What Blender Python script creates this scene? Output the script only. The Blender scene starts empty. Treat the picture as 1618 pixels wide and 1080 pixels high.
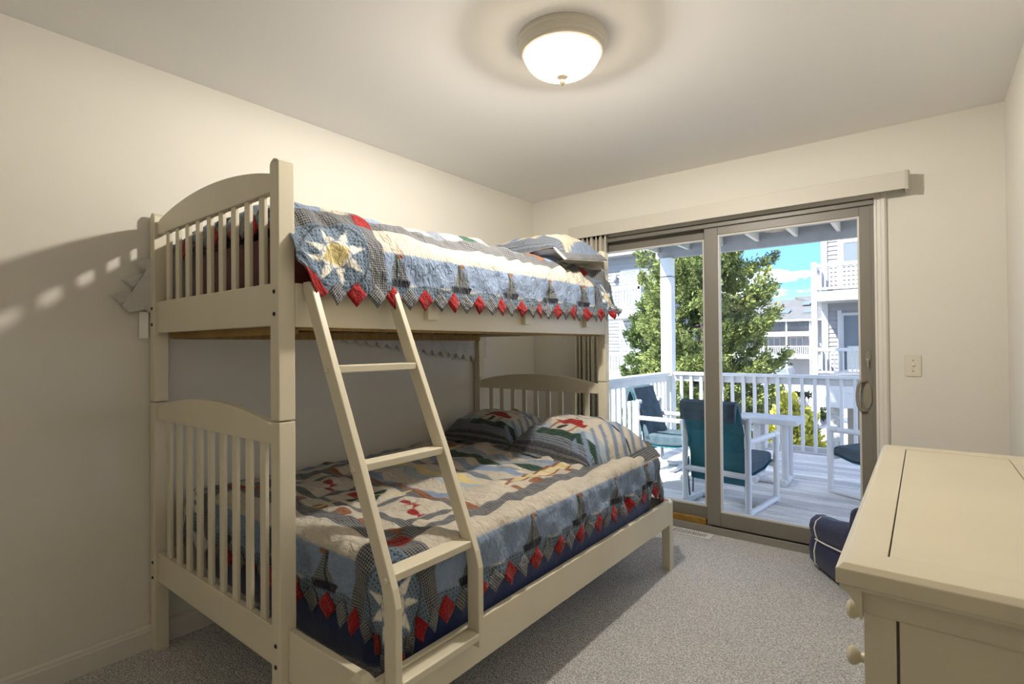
import bpy, math, random
import numpy as np
from mathutils import Vector, Matrix
random.seed(7); rng = np.random.default_rng(7)
SC = bpy.context.scene
COL = SC.collection

# ------------------------------------------------------------------ camera
CAM_H = 1.2435
cam_d = bpy.data.cameras.new('camera'); cam = bpy.data.objects.new('camera', cam_d); COL.objects.link(cam)
cam_d.sensor_width = 36.0; cam_d.sensor_fit = 'HORIZONTAL'
cam_d.lens = 828.087 / 1618 * 36.0
cam_d.clip_start = 0.02; cam_d.clip_end = 600
_X = np.array([0.787, -0.012, -0.617]); _Y = np.array([0.617, 0.001, 0.787])
vy = np.array([650.0, 1.4, 828.087]); vy /= np.linalg.norm(vy)
vx = -np.array([-1055.0, 16.0, 828.087]); vx /= np.linalg.norm(vx)
vz = np.cross(vx, vy)
if vz[1] > 0: vz = -vz
# columns: camera right, camera up, camera back, in world axes
right = Vector((vx[0], vy[0], vz[0])); down = Vector((vx[1], vy[1], vz[1])); fwd = Vector((vx[2], vy[2], vz[2]))
right.normalize(); fwd.normalize(); up = -down; up.normalize()
M3 = Matrix((right, up, -fwd)).transposed()
cam.matrix_world = Matrix.Translation((0, 0, CAM_H)) @ M3.to_4x4()
SC.camera = cam

# ------------------------------------------------------------------ view + world
SC.view_settings.view_transform = 'Standard'; SC.view_settings.look = 'None'
SC.view_settings.gamma = 1.0; SC.view_settings.use_curve_mapping = False
SC.view_settings.exposure = 1.62
SC.cycles.use_denoising = True
SC.cycles.max_bounces = 14; SC.cycles.diffuse_bounces = 8; SC.cycles.transparent_max_bounces = 12
SC.cycles.sample_clamp_indirect = 6.0
SUN_DIR = Vector((0.51, 1.0, -1.09)).normalized()
world = bpy.data.worlds.new('sky'); SC.world = world; world.use_nodes = True
nt = world.node_tree; nt.nodes.clear()
N = nt.nodes.new; Lk = nt.links.new
out = N('ShaderNodeOutputWorld'); bg = N('ShaderNodeBackground'); bg.inputs['Strength'].default_value = 3.0
tc = N('ShaderNodeTexCoord'); mp = N('ShaderNodeMapping'); mp.inputs['Scale'].default_value = (1.6, 1.2, 7.0)
mp.inputs['Rotation'].default_value = (0.0, 0.32, 0.0); mp.inputs['Location'].default_value = (5.7, 0.4, 1.9)
nz = N('ShaderNodeTexNoise'); nz.inputs['Scale'].default_value = 2.3; nz.inputs['Detail'].default_value = 7; nz.inputs['Roughness'].default_value = 0.55
cr = N('ShaderNodeValToRGB'); cr.color_ramp.elements[0].position = 0.53; cr.color_ramp.elements[1].position = 0.72
cr.color_ramp.elements[0].color = (0, 0, 0, 1); cr.color_ramp.elements[1].color = (1, 1, 1, 1)
skm = N('ShaderNodeVectorMath'); skm.operation = 'SCALE'; skm.inputs['Scale'].default_value = 0.36
mx = N('ShaderNodeMix'); mx.data_type = 'RGBA'; mx.inputs['B'].default_value = (1.6, 1.6, 1.6, 1)
Lk(tc.outputs['Generated'], mp.inputs['Vector']); Lk(mp.outputs['Vector'], nz.inputs['Vector'])
sxyz = N('ShaderNodeSeparateXYZ'); Lk(tc.outputs['Generated'], sxyz.inputs[0])
grad = N('ShaderNodeValToRGB'); ge = grad.color_ramp.elements
ge[0].position = 0.0; ge[0].color = (0.42, 0.60, 0.90, 1); ge[1].position = 1.0; ge[1].color = (0.08, 0.20, 0.55, 1)
g1 = ge.new(0.10); g1.color = (0.15, 0.35, 0.80, 1); g2 = ge.new(0.35); g2.color = (0.11, 0.27, 0.68, 1)
Lk(sxyz.outputs['Z'], grad.inputs['Fac'])
Lk(nz.outputs['Fac'], cr.inputs['Fac']); Lk(grad.outputs['Color'], skm.inputs[0])
Lk(cr.outputs['Color'], mx.inputs['Factor']); Lk(skm.outputs['Vector'], mx.inputs['A'])
Lk(mx.outputs['Result'], bg.inputs['Color']); Lk(bg.outputs[0], out.inputs[0])

sun_d = bpy.data.lights.new('sun_offscreen', 'SUN'); sun = bpy.data.objects.new('sun_offscreen', sun_d); COL.objects.link(sun)
sun_d.energy = 7.0; sun_d.angle = math.radians(0.6); sun_d.color = (1.0, 0.96, 0.90)
sun.rotation_euler = SUN_DIR.to_track_quat('-Z', 'Y').to_euler(); sun.location = (-6, -10, 14)

# ------------------------------------------------------------------ materials
MATS = {}
def mat(name, col, rough=0.6, noise=None, bump=None, spec=0.4, metal=0.0, coat=0.0, sheen=0.0, emit=None, transl=None):
    """noise=(scale, amount[, stretch xyz]) colour variation; bump=(scale, strength, distance[, stretch])"""
    m = bpy.data.materials.new(name); m.use_nodes = True; t = m.node_tree; b = t.nodes['Principled BSDF']
    b.inputs['Base Color'].default_value = (*col, 1); b.inputs['Roughness'].default_value = rough
    b.inputs['Specular IOR Level'].default_value = spec; b.inputs['Metallic'].default_value = metal
    b.inputs['Coat Weight'].default_value = coat; b.inputs['Sheen Weight'].default_value = sheen
    if emit: b.inputs['Emission Color'].default_value = (*emit[0], 1); b.inputs['Emission Strength'].default_value = emit[1]
    c = t.nodes.new('ShaderNodeTexCoord')
    def vec(st):
        mpn = t.nodes.new('ShaderNodeMapping'); mpn.inputs['Scale'].default_value = st
        t.links.new(c.outputs['Object'], mpn.inputs['Vector']); return mpn.outputs['Vector']
    if noise:
        n = t.nodes.new('ShaderNodeTexNoise'); n.inputs['Scale'].default_value = noise[0]; n.inputs['Detail'].default_value = 5
        t.links.new(vec(noise[2] if len(noise) > 2 else (1, 1, 1)), n.inputs['Vector'])
        r = t.nodes.new('ShaderNodeMapRange'); r.inputs['From Min'].default_value = .3; r.inputs['From Max'].default_value = .7
        r.inputs['To Min'].default_value = 1 - noise[1]; r.inputs['To Max'].default_value = 1 + noise[1]
        t.links.new(n.outputs['Fac'], r.inputs['Value'])
        s = t.nodes.new('ShaderNodeVectorMath'); s.operation = 'SCALE'; s.inputs[0].default_value = col
        t.links.new(r.outputs['Result'], s.inputs['Scale']); t.links.new(s.outputs['Vector'], b.inputs['Base Color'])
    if bump:
        n2 = t.nodes.new('ShaderNodeTexNoise'); n2.inputs['Scale'].default_value = bump[0]; n2.inputs['Detail'].default_value = 4
        t.links.new(vec(bump[3] if len(bump) > 3 else (1, 1, 1)), n2.inputs['Vector'])
        bp = t.nodes.new('ShaderNodeBump'); bp.inputs['Strength'].default_value = bump[1]; bp.inputs['Distance'].default_value = bump[2]
        t.links.new(n2.outputs['Fac'], bp.inputs['Height']); t.links.new(bp.outputs['Normal'], b.inputs['Normal'])
    MATS[name] = m; return m

mat('wall_paint', (0.69, 0.665, 0.60), 0.75, noise=(1.5, .02), bump=(160, .06, .002), spec=.25)
mat('ceiling_paint', (0.88, 0.87, 0.855), 0.85, bump=(120, .08, .003), spec=.15)
mat('trim_paint', (0.66, 0.63, 0.57), 0.45, spec=.4)
mat('bed_paint', (0.64, 0.59, 0.46), 0.40, noise=(3, .05, (1, 1, .3)), bump=(30, .03, .002, (1, 1, .2)), spec=.45)
mat('dresser_paint', (0.54, 0.495, 0.37), 0.33, noise=(2.5, .05), bump=(40, .03, .001), spec=.5)
mat('slat_wood', (0.30, 0.19, 0.06), 0.7, noise=(6, .25, (1, 8, 1)), spec=.3)
mat('bolt', (0.05, 0.05, 0.055), 0.35, metal=.8)
mat('maroon_sheet', (0.10, 0.010, 0.012), 0.8, bump=(14, .3, .01), sheen=.3)
mat('navy_sheet', (0.010, 0.026, 0.115), 0.55, bump=(10, .5, .02), sheen=.2)
mat('lining', (0.578, 0.561, 0.544), 0.85, noise=(9, .06), bump=(60, .6, .01))
mat('tag_white', (0.85, 0.85, 0.84), 0.8)
mat('red_fabric', (0.25, 0.012, 0.014), 0.8, noise=(120, .45), bump=(80, .4, .004))
mat('door_metal', (0.19, 0.175, 0.145), 0.42, spec=.5)
mat('track_metal', (0.30, 0.285, 0.25), 0.4, metal=.25)
mat('track_wood', (0.30, 0.17, 0.03), 0.6, noise=(20, .3))
mat('gasket', (0.62, 0.60, 0.57), 0.5)
mat('handle_metal', (0.30, 0.275, 0.215), 0.3, metal=.4)
mat('chrome', (0.75, 0.75, 0.75), 0.15, metal=1.0)
mat('blind_vane', (0.72, 0.68, 0.58), 0.6)
mat('valance', (0.57, 0.54, 0.47), 0.5)
mat('switch_plate', (0.66, 0.62, 0.52), 0.35)
mat('vent_metal', (0.66, 0.65, 0.62), 0.4)
mat('black', (0.008, 0.008, 0.009), 0.8)
mat('lamp_rim', (0.62, 0.58, 0.50), 0.35, spec=.5)
mat('navy_velour', (0.006, 0.010, 0.050), 0.55, noise=(30, .25), bump=(12, .25, .01), sheen=.12)
mat('piping', (0.80, 0.78, 0.72), 0.6)
mat('deck_board', (0.621, 0.602, 0.572), 0.75, noise=(3, .18, (1, 9, 9)), bump=(12, .4, .004, (.4, 9, 9)))
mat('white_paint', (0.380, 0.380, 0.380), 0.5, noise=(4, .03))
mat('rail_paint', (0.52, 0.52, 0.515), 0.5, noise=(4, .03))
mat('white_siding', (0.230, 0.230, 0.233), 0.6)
mat('beige_siding', (0.238, 0.216, 0.180), 0.7)
mat('roof_ply', (0.245, 0.238, 0.230), 0.8, noise=(5, .12), bump=(40, .5, .004))
mat('joist_paint', (0.505, 0.477, 0.408), 0.6)
mat('pvc', (0.580, 0.575, 0.569), 0.35)
mat('cushion', (0.050, 0.076, 0.095), 0.85, noise=(14, .25), bump=(25, .4, .006))
mat('sling_teal', (0.008, 0.108, 0.135), 0.6, noise=(8, .1))
mat('strap', (0.03, 0.05, 0.06), 0.8)
mat('shingle', (0.085, 0.085, 0.085), 0.9, noise=(1.3, .12), bump=(6, .4, .02))
mat('window_dark', (0.10, 0.12, 0.14), 0.15, spec=.6)
mat('curtain', (0.202, 0.216, 0.230), 0.8, noise=(9, .2, (6, 1, .3)))
mat('concrete', (0.45, 0.44, 0.42), 0.9, noise=(4, .2), bump=(30, .4, .01))
mat('stone_white', (0.274, 0.266, 0.245), 0.9, noise=(9, .3), bump=(12, .8, .05))
mat('asphalt', (0.368, 0.360, 0.344), 0.9, noise=(.6, .15), bump=(20, .5, .02))
mat('bark', (0.06, 0.045, 0.035), 0.9, noise=(8, .3))
mat('car_silver', (0.42, 0.44, 0.46), 0.25, metal=.6)
mat('tyre', (0.015, 0.015, 0.016), 0.8)
mat('tail_red', (0.35, 0.02, 0.02), 0.3)

def glass_mat(name, tint):
    m = bpy.data.materials.new(name); m.use_nodes = True; t = m.node_tree; t.nodes.clear()
    o = t.nodes.new('ShaderNodeOutputMaterial'); mixn = t.nodes.new('ShaderNodeMixShader')
    fr = t.nodes.new('ShaderNodeFresnel'); fr.inputs['IOR'].default_value = 1.45
    tr = t.nodes.new('ShaderNodeBsdfTransparent'); tr.inputs['Color'].default_value = (*tint, 1)
    gl = t.nodes.new('ShaderNodeBsdfGlossy'); gl.inputs['Roughness'].default_value = .0
    ml = t.nodes.new('ShaderNodeMath'); ml.operation = 'MULTIPLY'; ml.inputs[1].default_value = .55
    t.links.new(fr.outputs[0], ml.inputs[0]); t.links.new(ml.outputs[0], mixn.inputs[0])
    t.links.new(tr.outputs[0], mixn.inputs[1]); t.links.new(gl.outputs[0], mixn.inputs[2]); t.links.new(mixn.outputs[0], o.inputs[0])
    MATS[name] = m
glass_mat('glass', (0.97, 0.985, 0.985)); glass_mat('glass_fixed', (0.88, 0.92, 0.93))

def foliage_mat(name):
    m = bpy.data.materials.new(name); m.use_nodes = True; t = m.node_tree; b = t.nodes['Principled BSDF']
    at = t.nodes.new('ShaderNodeAttribute'); at.attribute_name = 'Col'
    t.links.new(at.outputs['Color'], b.inputs['Base Color']); b.inputs['Roughness'].default_value = .7; b.inputs['Specular IOR Level'].default_value = .15
    tl = t.nodes.new('ShaderNodeBsdfTranslucent'); t.links.new(at.outputs['Color'], tl.inputs['Color'])
    mixn = t.nodes.new('ShaderNodeMixShader'); mixn.inputs[0].default_value = .25
    t.links.new(b.outputs[0], mixn.inputs[1]); t.links.new(tl.outputs[0], mixn.inputs[2])
    t.links.new(mixn.outputs[0], t.nodes['Material Output'].inputs[0]); MATS[name] = m
foliage_mat('foliage')

def carpet_mat():
    m = bpy.data.materials.new('carpet'); m.use_nodes = True; t = m.node_tree; b = t.nodes['Principled BSDF']
    b.inputs['Roughness'].default_value = .95; b.inputs['Specular IOR Level'].default_value = .05; b.inputs['Sheen Weight'].default_value = .25
    c = t.nodes.new('ShaderNodeTexCoord')
    v = t.nodes.new('ShaderNodeTexVoronoi'); v.inputs['Scale'].default_value = 170
    n = t.nodes.new('ShaderNodeTexNoise'); n.inputs['Scale'].default_value = 140; n.inputs['Detail'].default_value = 3
    t.links.new(c.outputs['Object'], v.inputs['Vector']); t.links.new(c.outputs['Object'], n.inputs['Vector'])
    r = t.nodes.new('ShaderNodeValToRGB'); e = r.color_ramp.elements
    e[0].position = .32; e[0].color = (.36, .352, .345, 1); e[1].position = .64; e[1].color = (.95, .94, .93, 1)
    t.links.new(n.outputs['Fac'], r.inputs['Fac']); t.links.new(r.outputs['Color'], b.inputs['Base Color'])
    ad = t.nodes.new('ShaderNodeMath'); ad.operation = 'SUBTRACT'
    t.links.new(n.outputs['Fac'], ad.inputs[0]); t.links.new(v.outputs['Distance'], ad.inputs[1])
    bp = t.nodes.new('ShaderNodeBump'); bp.inputs['Strength'].default_value = .9; bp.inputs['Distance'].default_value = .012
    t.links.new(ad.outputs[0], bp.inputs['Height']); t.links.new(bp.outputs['Normal'], b.inputs['Normal']); MATS['carpet'] = m
carpet_mat()

def lamp_bowl_mat():
    m = bpy.data.materials.new('alabaster'); m.use_nodes = True; t = m.node_tree; b = t.nodes['Principled BSDF']
    c = t.nodes.new('ShaderNodeTexCoord'); n = t.nodes.new('ShaderNodeTexNoise'); n.inputs['Scale'].default_value = 9; n.inputs['Detail'].default_value = 3
    n.inputs['Distortion'].default_value = 1.6
    r = t.nodes.new('ShaderNodeValToRGB'); e = r.color_ramp.elements
    e[0].position = .3; e[0].color = (.86, .62, .33, 1); e[1].position = .62; e[1].color = (1.0, .86, .60, 1)
    t.links.new(c.outputs['Object'], n.inputs['Vector']); t.links.new(n.outputs['Fac'], r.inputs['Fac'])
    b.inputs['Base Color'].default_value = (.10, .08, .05, 1); t.links.new(r.outputs['Color'], b.inputs['Emission Color'])
    b.inputs['Emission Strength'].default_value = .40; b.inputs['Roughness'].default_value = .3
    tr = t.nodes.new('ShaderNodeBsdfTransparent'); tr.inputs['Color'].default_value = (1.0, .97, .92, 1)
    mixn = t.nodes.new('ShaderNodeMixShader'); mixn.inputs[0].default_value = .5
    t.links.new(b.outputs[0], mixn.inputs[1]); t.links.new(tr.outputs[0], mixn.inputs[2])
    t.links.new(mixn.outputs[0], t.nodes['Material Output'].inputs[0]); MATS['alabaster'] = m
lamp_bowl_mat()

def quilt_mat(name, bump_scale=26.0, bump_str=.55):
    """printed cotton: patch colour from 'Col'; woven gingham and small dots drawn by nodes where 'Pat' asks"""
    m = bpy.data.materials.new(name); m.use_nodes = True; t = m.node_tree; b = t.nodes['Principled BSDF']
    b.inputs['Roughness'].default_value = .85; b.inputs['Specular IOR Level'].default_value = .12; b.inputs['Sheen Weight'].default_value = .15
    at = t.nodes.new('ShaderNodeAttribute'); at.attribute_name = 'Col'
    pt = t.nodes.new('ShaderNodeAttribute'); pt.attribute_name = 'Pat'
    uv = t.nodes.new('ShaderNodeUVMap'); uv.uv_map = 'UVMap'
    sp = t.nodes.new('ShaderNodeSeparateXYZ'); t.links.new(uv.outputs[0], sp.inputs[0])
    def M(op, a, bb=None):
        n = t.nodes.new('ShaderNodeMath'); n.operation = op
        if isinstance(a, (int, float)): n.inputs[0].default_value = a
        else: t.links.new(a, n.inputs[0])
        if bb is not None:
            if isinstance(bb, (int, float)): n.inputs[1].default_value = bb
            else: t.links.new(bb, n.inputs[1])
        return n.outputs[0]
    P = .0085
    gx = M('GREATER_THAN', M('FRACT', M('DIVIDE', sp.outputs[0], P)), .5)
    gy = M('GREATER_THAN', M('FRACT', M('DIVIDE', sp.outputs[1], P)), .5)
    g = M('MULTIPLY', M('ADD', gx, gy), .5)                      # 0 dark, .5 mid, 1 light
    gv = M('ADD', M('MULTIPLY', g, 1.55), .18)                     # multiplies base colour
    Q = .014
    dx = M('SUBTRACT', M('FRACT', M('DIVIDE', sp.outputs[0], Q)), .5); dy = M('SUBTRACT', M('FRACT', M('DIVIDE', sp.outputs[1], Q)), .5)
    dd = M('ADD', M('MULTIPLY', dx, dx), M('MULTIPLY', dy, dy))
    dots = M('LESS_THAN', dd, .045)
    dv = M('SUBTRACT', 1.0, M('MULTIPLY', dots, .72))
    ps = t.nodes.new('ShaderNodeSeparateColor'); t.links.new(pt.outputs['Color'], ps.inputs[0])
    gm = M('ADD', M('MULTIPLY', ps.outputs[0], M('SUBTRACT', gv, 1.0)), 1.0)
    dm = M('ADD', M('MULTIPLY', ps.outputs[1], M('SUBTRACT', dv, 1.0)), 1.0)
    # mottled prints
    nn = t.nodes.new('ShaderNodeTexNoise'); nn.inputs['Scale'].default_value = 190; nn.inputs['Detail'].default_value = 2
    t.links.new(uv.outputs[0], nn.inputs['Vector'])
    mv = M('ADD', M('MULTIPLY', M('MULTIPLY', ps.outputs[2], M('SUBTRACT', nn.outputs['Fac'], .5)), 3.2), 1.0)
    tot = M('MULTIPLY', M('MULTIPLY', gm, dm), M('MAXIMUM', mv, .2))
    s = t.nodes.new('ShaderNodeVectorMath'); s.operation = 'SCALE'; t.links.new(at.outputs['Color'], s.inputs[0]); t.links.new(tot, s.inputs['Scale'])
    t.links.new(s.outputs['Vector'], b.inputs['Base Color'])
    mpn = t.nodes.new('ShaderNodeMapping'); mpn.inputs['Scale'].default_value = (1.0, 1.6, 1.0); t.links.new(uv.outputs[0], mpn.inputs['Vector'])
    n1 = t.nodes.new('ShaderNodeTexNoise'); n1.inputs['Scale'].default_value = bump_scale; n1.inputs['Detail'].default_value = 4; n1.inputs['Distortion'].default_value = .8
    t.links.new(mpn.outputs['Vector'], n1.inputs['Vector'])
    bp = t.nodes.new('ShaderNodeBump'); bp.inputs['Strength'].default_value = bump_str; bp.inputs['Distance'].default_value = .02
    t.links.new(n1.outputs['Fac'], bp.inputs['Height']); t.links.new(bp.outputs['Normal'], b.inputs['Normal'])
    MATS[name] = m
quilt_mat('quilt', 30.0, .9)

# ------------------------------------------------------------------ mesh helpers
class MB:
    def __init__(self): self.v = []; self.f = []
    def add(self, vs, fs):
        n = len(self.v); self.v += [tuple(p) for p in vs]; self.f += [tuple(i + n for i in f) for f in fs]; return self
    def box(self, x0, x1, y0, y1, z0, z1):
        return self.add([(x0, y0, z0), (x1, y0, z0), (x1, y1, z0), (x0, y1, z0), (x0, y0, z1), (x1, y0, z1), (x1, y1, z1), (x0, y1, z1)],
                        [(0, 3, 2, 1), (4, 5, 6, 7), (0, 1, 5, 4), (1, 2, 6, 5), (2, 3, 7, 6), (3, 0, 4, 7)])
    def prism(self, prof, a0, a1, axis):
        """closed 2D profile extruded along axis ('x': profile (y,z); 'y': (x,z); 'z': (x,y))"""
        n = len(prof)
        def P(p, a): return (a, p[0], p[1]) if axis == 'x' else ((p[0], a, p[1]) if axis == 'y' else (p[0], p[1], a))
        vs = [P(p, a0) for p in prof] + [P(p, a1) for p in prof]
        fs = [tuple(range(n)), tuple(range(2 * n - 1, n - 1, -1))] + [(i, i + n, (i + 1) % n + n, (i + 1) % n) for i in range(n)]
        return self.add(vs, fs)
    def tube(self, pts, r, n=12, cap=True):
        pts = [Vector(p) for p in pts]; rings = []
        for i, p in enumerate(pts):
            d0 = (pts[i] - pts[i - 1]).normalized() if i > 0 else None
            d1 = (pts[i + 1] - pts[i]).normalized() if i < len(pts) - 1 else None
            t = (d0 + d1).normalized() if d0 is not None and d1 is not None else (d0 if d0 is not None else d1)
            rings.append((p, t))
        ref = Vector((0, 0, 1)) if abs(rings[0][1].z) < .9 else Vector((1, 0, 0))
        vs = []; u = None
        rr = r if isinstance(r, (list, tuple)) else [r] * len(pts)
        for (p, t), ri in zip(rings, rr):
            if u is None: u = t.cross(ref).normalized()
            else: u = (u - t * u.dot(t)).normalized()
            w = t.cross(u)
            vs += [p + (u * math.cos(2 * math.pi * k / n) + w * math.sin(2 * math.pi * k / n)) * ri for k in range(n)]
        fs = []
        for i in range(len(pts) - 1):
            fs += [(i * n + k, i * n + (k + 1) % n, (i + 1) * n + (k + 1) % n, (i + 1) * n + k) for k in range(n)]
        if cap: fs += [tuple(range(n - 1, -1, -1)), tuple(range((len(pts) - 1) * n, len(pts) * n))]
        return self.add(vs, fs)
    def lathe(self, prof, c, n=32, axis='z'):
        """profile list of (r, h) round axis through c"""
        vs = []; fs = []; m = len(prof)
        for r, h in prof:
            for k in range(n):
                a = 2 * math.pi * k / n; x, y = r * math.cos(a), r * math.sin(a)
                vs.append((c[0] + x, c[1] + y, c[2] + h) if axis == 'z' else ((c[0] + h, c[1] + x, c[2] + y) if axis == 'x' else (c[0] + x, c[1] + h, c[2] + y)))
        for i in range(m - 1):
            fs += [(i * n + k, i * n + (k + 1) % n, (i + 1) * n + (k + 1) % n, (i + 1) * n + k) for k in range(n)]
        fs += [tuple(range(n - 1, -1, -1)), tuple(range((m - 1) * n, m * n))]
        return self.add(vs, fs)
    def sphere(self, c, r, n=10):
        prof = [(max(1e-4, r * math.sin(math.pi * i / n)), -r * math.cos(math.pi * i / n)) for i in range(n + 1)]
        return self.lathe(prof, c, n=n + 2)

BASE = {}
def wloc(o):
    p = Vector((0, 0, 0))
    while o is not None:
        if BASE.get(o.name) == 'local': return p
        p += o.location; o = o.parent
    return p
def mk(name, vs, fs, m, parent=None, smooth=False, bevel=0.0, origin=None):
    me = bpy.data.meshes.new(name)
    off = wloc(parent) if parent is not None else Vector((0, 0, 0))
    if parent is None:
        a = np.array(vs); c = origin if origin is not None else ((a[:, 0].min() + a[:, 0].max()) / 2, (a[:, 1].min() + a[:, 1].max()) / 2, a[:, 2].min())
        off = Vector([float(q) for q in c])
    if off.length > 0: vs = [(p[0] - off.x, p[1] - off.y, p[2] - off.z) for p in vs]
    me.from_pydata(vs, [], fs); me.update()
    o = bpy.data.objects.new(name, me); COL.objects.link(o)
    if parent is not None: o.parent = parent
    else: o.location = off
    me.materials.append(MATS[m])
    if smooth:
        me.polygons.foreach_set('use_smooth', [True] * len(me.polygons))
        if smooth != 'all': me.set_sharp_from_angle(angle=math.radians(40))
    if bevel:
        b = o.modifiers.new('bevel', 'BEVEL'); b.width = bevel; b.segments = 2; b.limit_method = 'ANGLE'; b.angle_limit = math.radians(40)
    return o
def part(name, mb, m, parent, **k): return mk(name, mb.v, mb.f, m, parent, **k)
def tag(o, label=None, cat=None, group=None, kind=None):
    if label: o['label'] = label
    if cat: o['category'] = cat
    if group: o['group'] = group
    if kind: o['kind'] = kind
    return o
def thing(name, label, cat, loc=(0, 0, 0), rotz=None, group=None, kind=None):
    o = bpy.data.objects.new(name, None); COL.objects.link(o); o.location = loc; o.empty_display_size = .1
    if rotz is not None: o.rotation_euler = (0, 0, rotz); BASE[o.name] = 'local'
    return tag(o, label, cat, group, kind)
def struct(name, mb, m, **k): return tag(mk(name, mb.v, mb.f, m, **k), kind='structure')
def struct_root(name, loc=(0, 0, 0)): return thing(name, None, None, loc, kind='structure')
def share(name, src, parent, loc):
    o = bpy.data.objects.new(name, src.data); COL.objects.link(o); o.parent = parent; o.location = loc
    for md in src.modifiers:
        if md.type == 'BEVEL':
            b = o.modifiers.new('bevel', 'BEVEL'); b.width = md.width; b.segments = md.segments; b.limit_method = 'ANGLE'; b.angle_limit = md.angle_limit
    return o
def smooth01(x, a, b):
    t = np.clip((x - a) / (b - a), 0, 1); return t * t * (3 - 2 * t)

# ================================================================== ROOM SHELL
XL, XR, YB, YR, ZC = -2.56, 0.33, 3.56, -1.20, 2.44
struct('floor', MB().box(XL - .12, -1.345, YR - .12, YB + .14, -.12, 0).box(-1.115, XR + .12, YR - .12, YB + .14, -.12, 0).box(-1.345, -1.115, YR - .12, 3.414, -.12, 0).box(-1.345, -1.115, 3.486, YB + .14, -.12, 0), 'carpet')
struct('ceiling', MB().box(XL - .12, XR + .12, YR - .12, YB + .14, ZC, ZC + .14), 'ceiling_paint')
struct('wall_left', MB().box(XL - .12, XL, YR - .12, YB + .14, 0, ZC), 'wall_paint')
struct('wall_right', MB().box(XR, XR + .12, YR - .12, YB + .14, 0, ZC), 'wall_paint')
struct('wall_rear', MB().box(XL, XR, YR - .12, YR, 0, ZC), 'wall_paint')
DX0, DX1, DZ = -2.07, -0.21, 2.055
struct('wall_back', MB().box(XL, DX0, YB, YB + .14, 0, ZC).box(DX1, XR, YB, YB + .14, 0, ZC).box(DX0, DX1, YB, YB + .14, DZ, ZC), 'wall_paint')
bbp = lambda x, s: [(x, 0), (x + s * .014, 0), (x + s * .014, .072), (x + s * .011, .080), (x + s * .011, .086), (x + s * .004, .095), (x, .095)]
struct('baseboard_left', MB().prism(bbp(XL, 1), YR, YB, 'y'), 'trim_paint')
struct('baseboard_right', MB().prism(bbp(XR, -1), YR, YB, 'y'), 'trim_paint')
bbk = [(YB, 0), (YB - .014, 0), (YB - .014, .072), (YB - .011, .08), (YB - .011, .086), (YB - .004, .095), (YB, .095)]
struct('baseboard_back', MB().prism(bbk, XL, DX0 - .06, 'x').prism(bbk, -.15, XR, 'x'), 'trim_paint')
# door casing: fluted profile on the right, head piece behind the valance, left piece behind the blinds
cas = lambda x, w: [(x, YB), (x, YB - .012), (x + w * .18, YB - .014), (x + w * .25, YB - .010), (x + w * .5, YB - .012), (x + w * .6, YB - .018), (x + w * .85, YB - .02), (x + w, YB - .012), (x + w, YB)]
struct('trim_1', MB().prism(cas(DX1, .058), 0, 2.115, 'z'), 'trim_paint')
struct('trim_2', MB().prism(cas(DX0, -.058), 0, 2.115, 'z'), 'trim_paint')
struct('trim_3', MB().prism([(YB, DZ), (YB - .012, DZ), (YB - .018, DZ + .03), (YB - .02, DZ + .05), (YB - .012, DZ + .06), (YB, DZ + .06)], DX0, DX1, 'x'), 'trim_paint')

# ---- sliding glass door
door = struct_root('door_1', (-1.14, 3.62, 0))
fr = MB().box(DX0, DX0 + .028, YB - .005, YB + .14, 0, DZ).box(DX1 - .016, DX1, YB - .005, YB + .14, 0, DZ).box(DX0, DX1, YB - .005, YB + .14, DZ - .022, DZ)
part('frame', fr, 'door_metal', door, bevel=.002)
part('head_track', MB().box(DX0, DX1, YB - .02, YB + .012, DZ - .035, DZ - .01).box(DX0, DX1, YB + .05, YB + .06, DZ - .045, DZ - .02), 'door_metal', door, bevel=.002)
part('sill_track', MB().box(DX0, DX1, YB - .035, YB + .16, 0, .030).box(DX0, DX1, YB - .035, YB - .022, .03, .046).box(DX0, DX1, YB + .044, YB + .052, .03, .052), 'track_metal', door, bevel=.002)
part('security_bar', MB().box(DX0 + .03, -1.16, YB + .008, YB + .04, .034, .075), 'track_wood', door, bevel=.004)
fx = thing('fixed_panel', None, None, (0, 0, 0)); fx.parent = door; fx.location = (0, 0, 0)
def panel(root, x0, x1, y0, y1, z0, z1, sl, sr, rb, rt, glassm):
    part('stile', MB().box(x0, x0 + sl, y0, y1, z0, z1), 'door_metal', root, bevel=.003)
    part('stile', MB().box(x1 - sr, x1, y0, y1, z0, z1), 'door_metal', root, bevel=.003)
    part('bottom_rail', MB().box(x0 + sl, x1 - sr, y0, y1, z0, z0 + rb), 'door_metal', root, bevel=.003)
    part('top_rail', MB().box(x0 + sl, x1 - sr, y0, y1, z1 - rt, z1), 'door_metal', root, bevel=.003)
    gx0, gx1, gz0, gz1 = x0 + sl, x1 - sr, z0 + rb, z1 - rt; b = .010
    part('glazing_bead', MB().box(gx0, gx0 + b, y0 + .004, y1 - .004, gz0, gz1).box(gx1 - b, gx1, y0 + .004, y1 - .004, gz0, gz1).box(gx0 + b, gx1 - b, y0 + .004, y1 - .004, gz0, gz0 + b).box(gx0 + b, gx1 - b, y0 + .004, y1 - .004, gz1 - b, gz1), 'gasket', root)
    ym = (y0 + y1) / 2
    part('glass_pane', MB().box(gx0 + .002, gx1 - .002, ym - .002, ym + .002, gz0 + .002, gz1 - .002), glassm, root)
panel(fx, DX0 + .028, -1.10, YB + .055, YB + .095, .034, DZ - .022, .06, .07, .11, .072, 'glass_fixed')
sp_ = thing('sliding_panel', None, None, (0, 0, 0)); sp_.parent = door; sp_.location = (0, 0, 0)
panel(sp_, -1.150, -.224, YB, YB + .042, .046, DZ - .03, .088, .056, .092, .058, 'glass')
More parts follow.
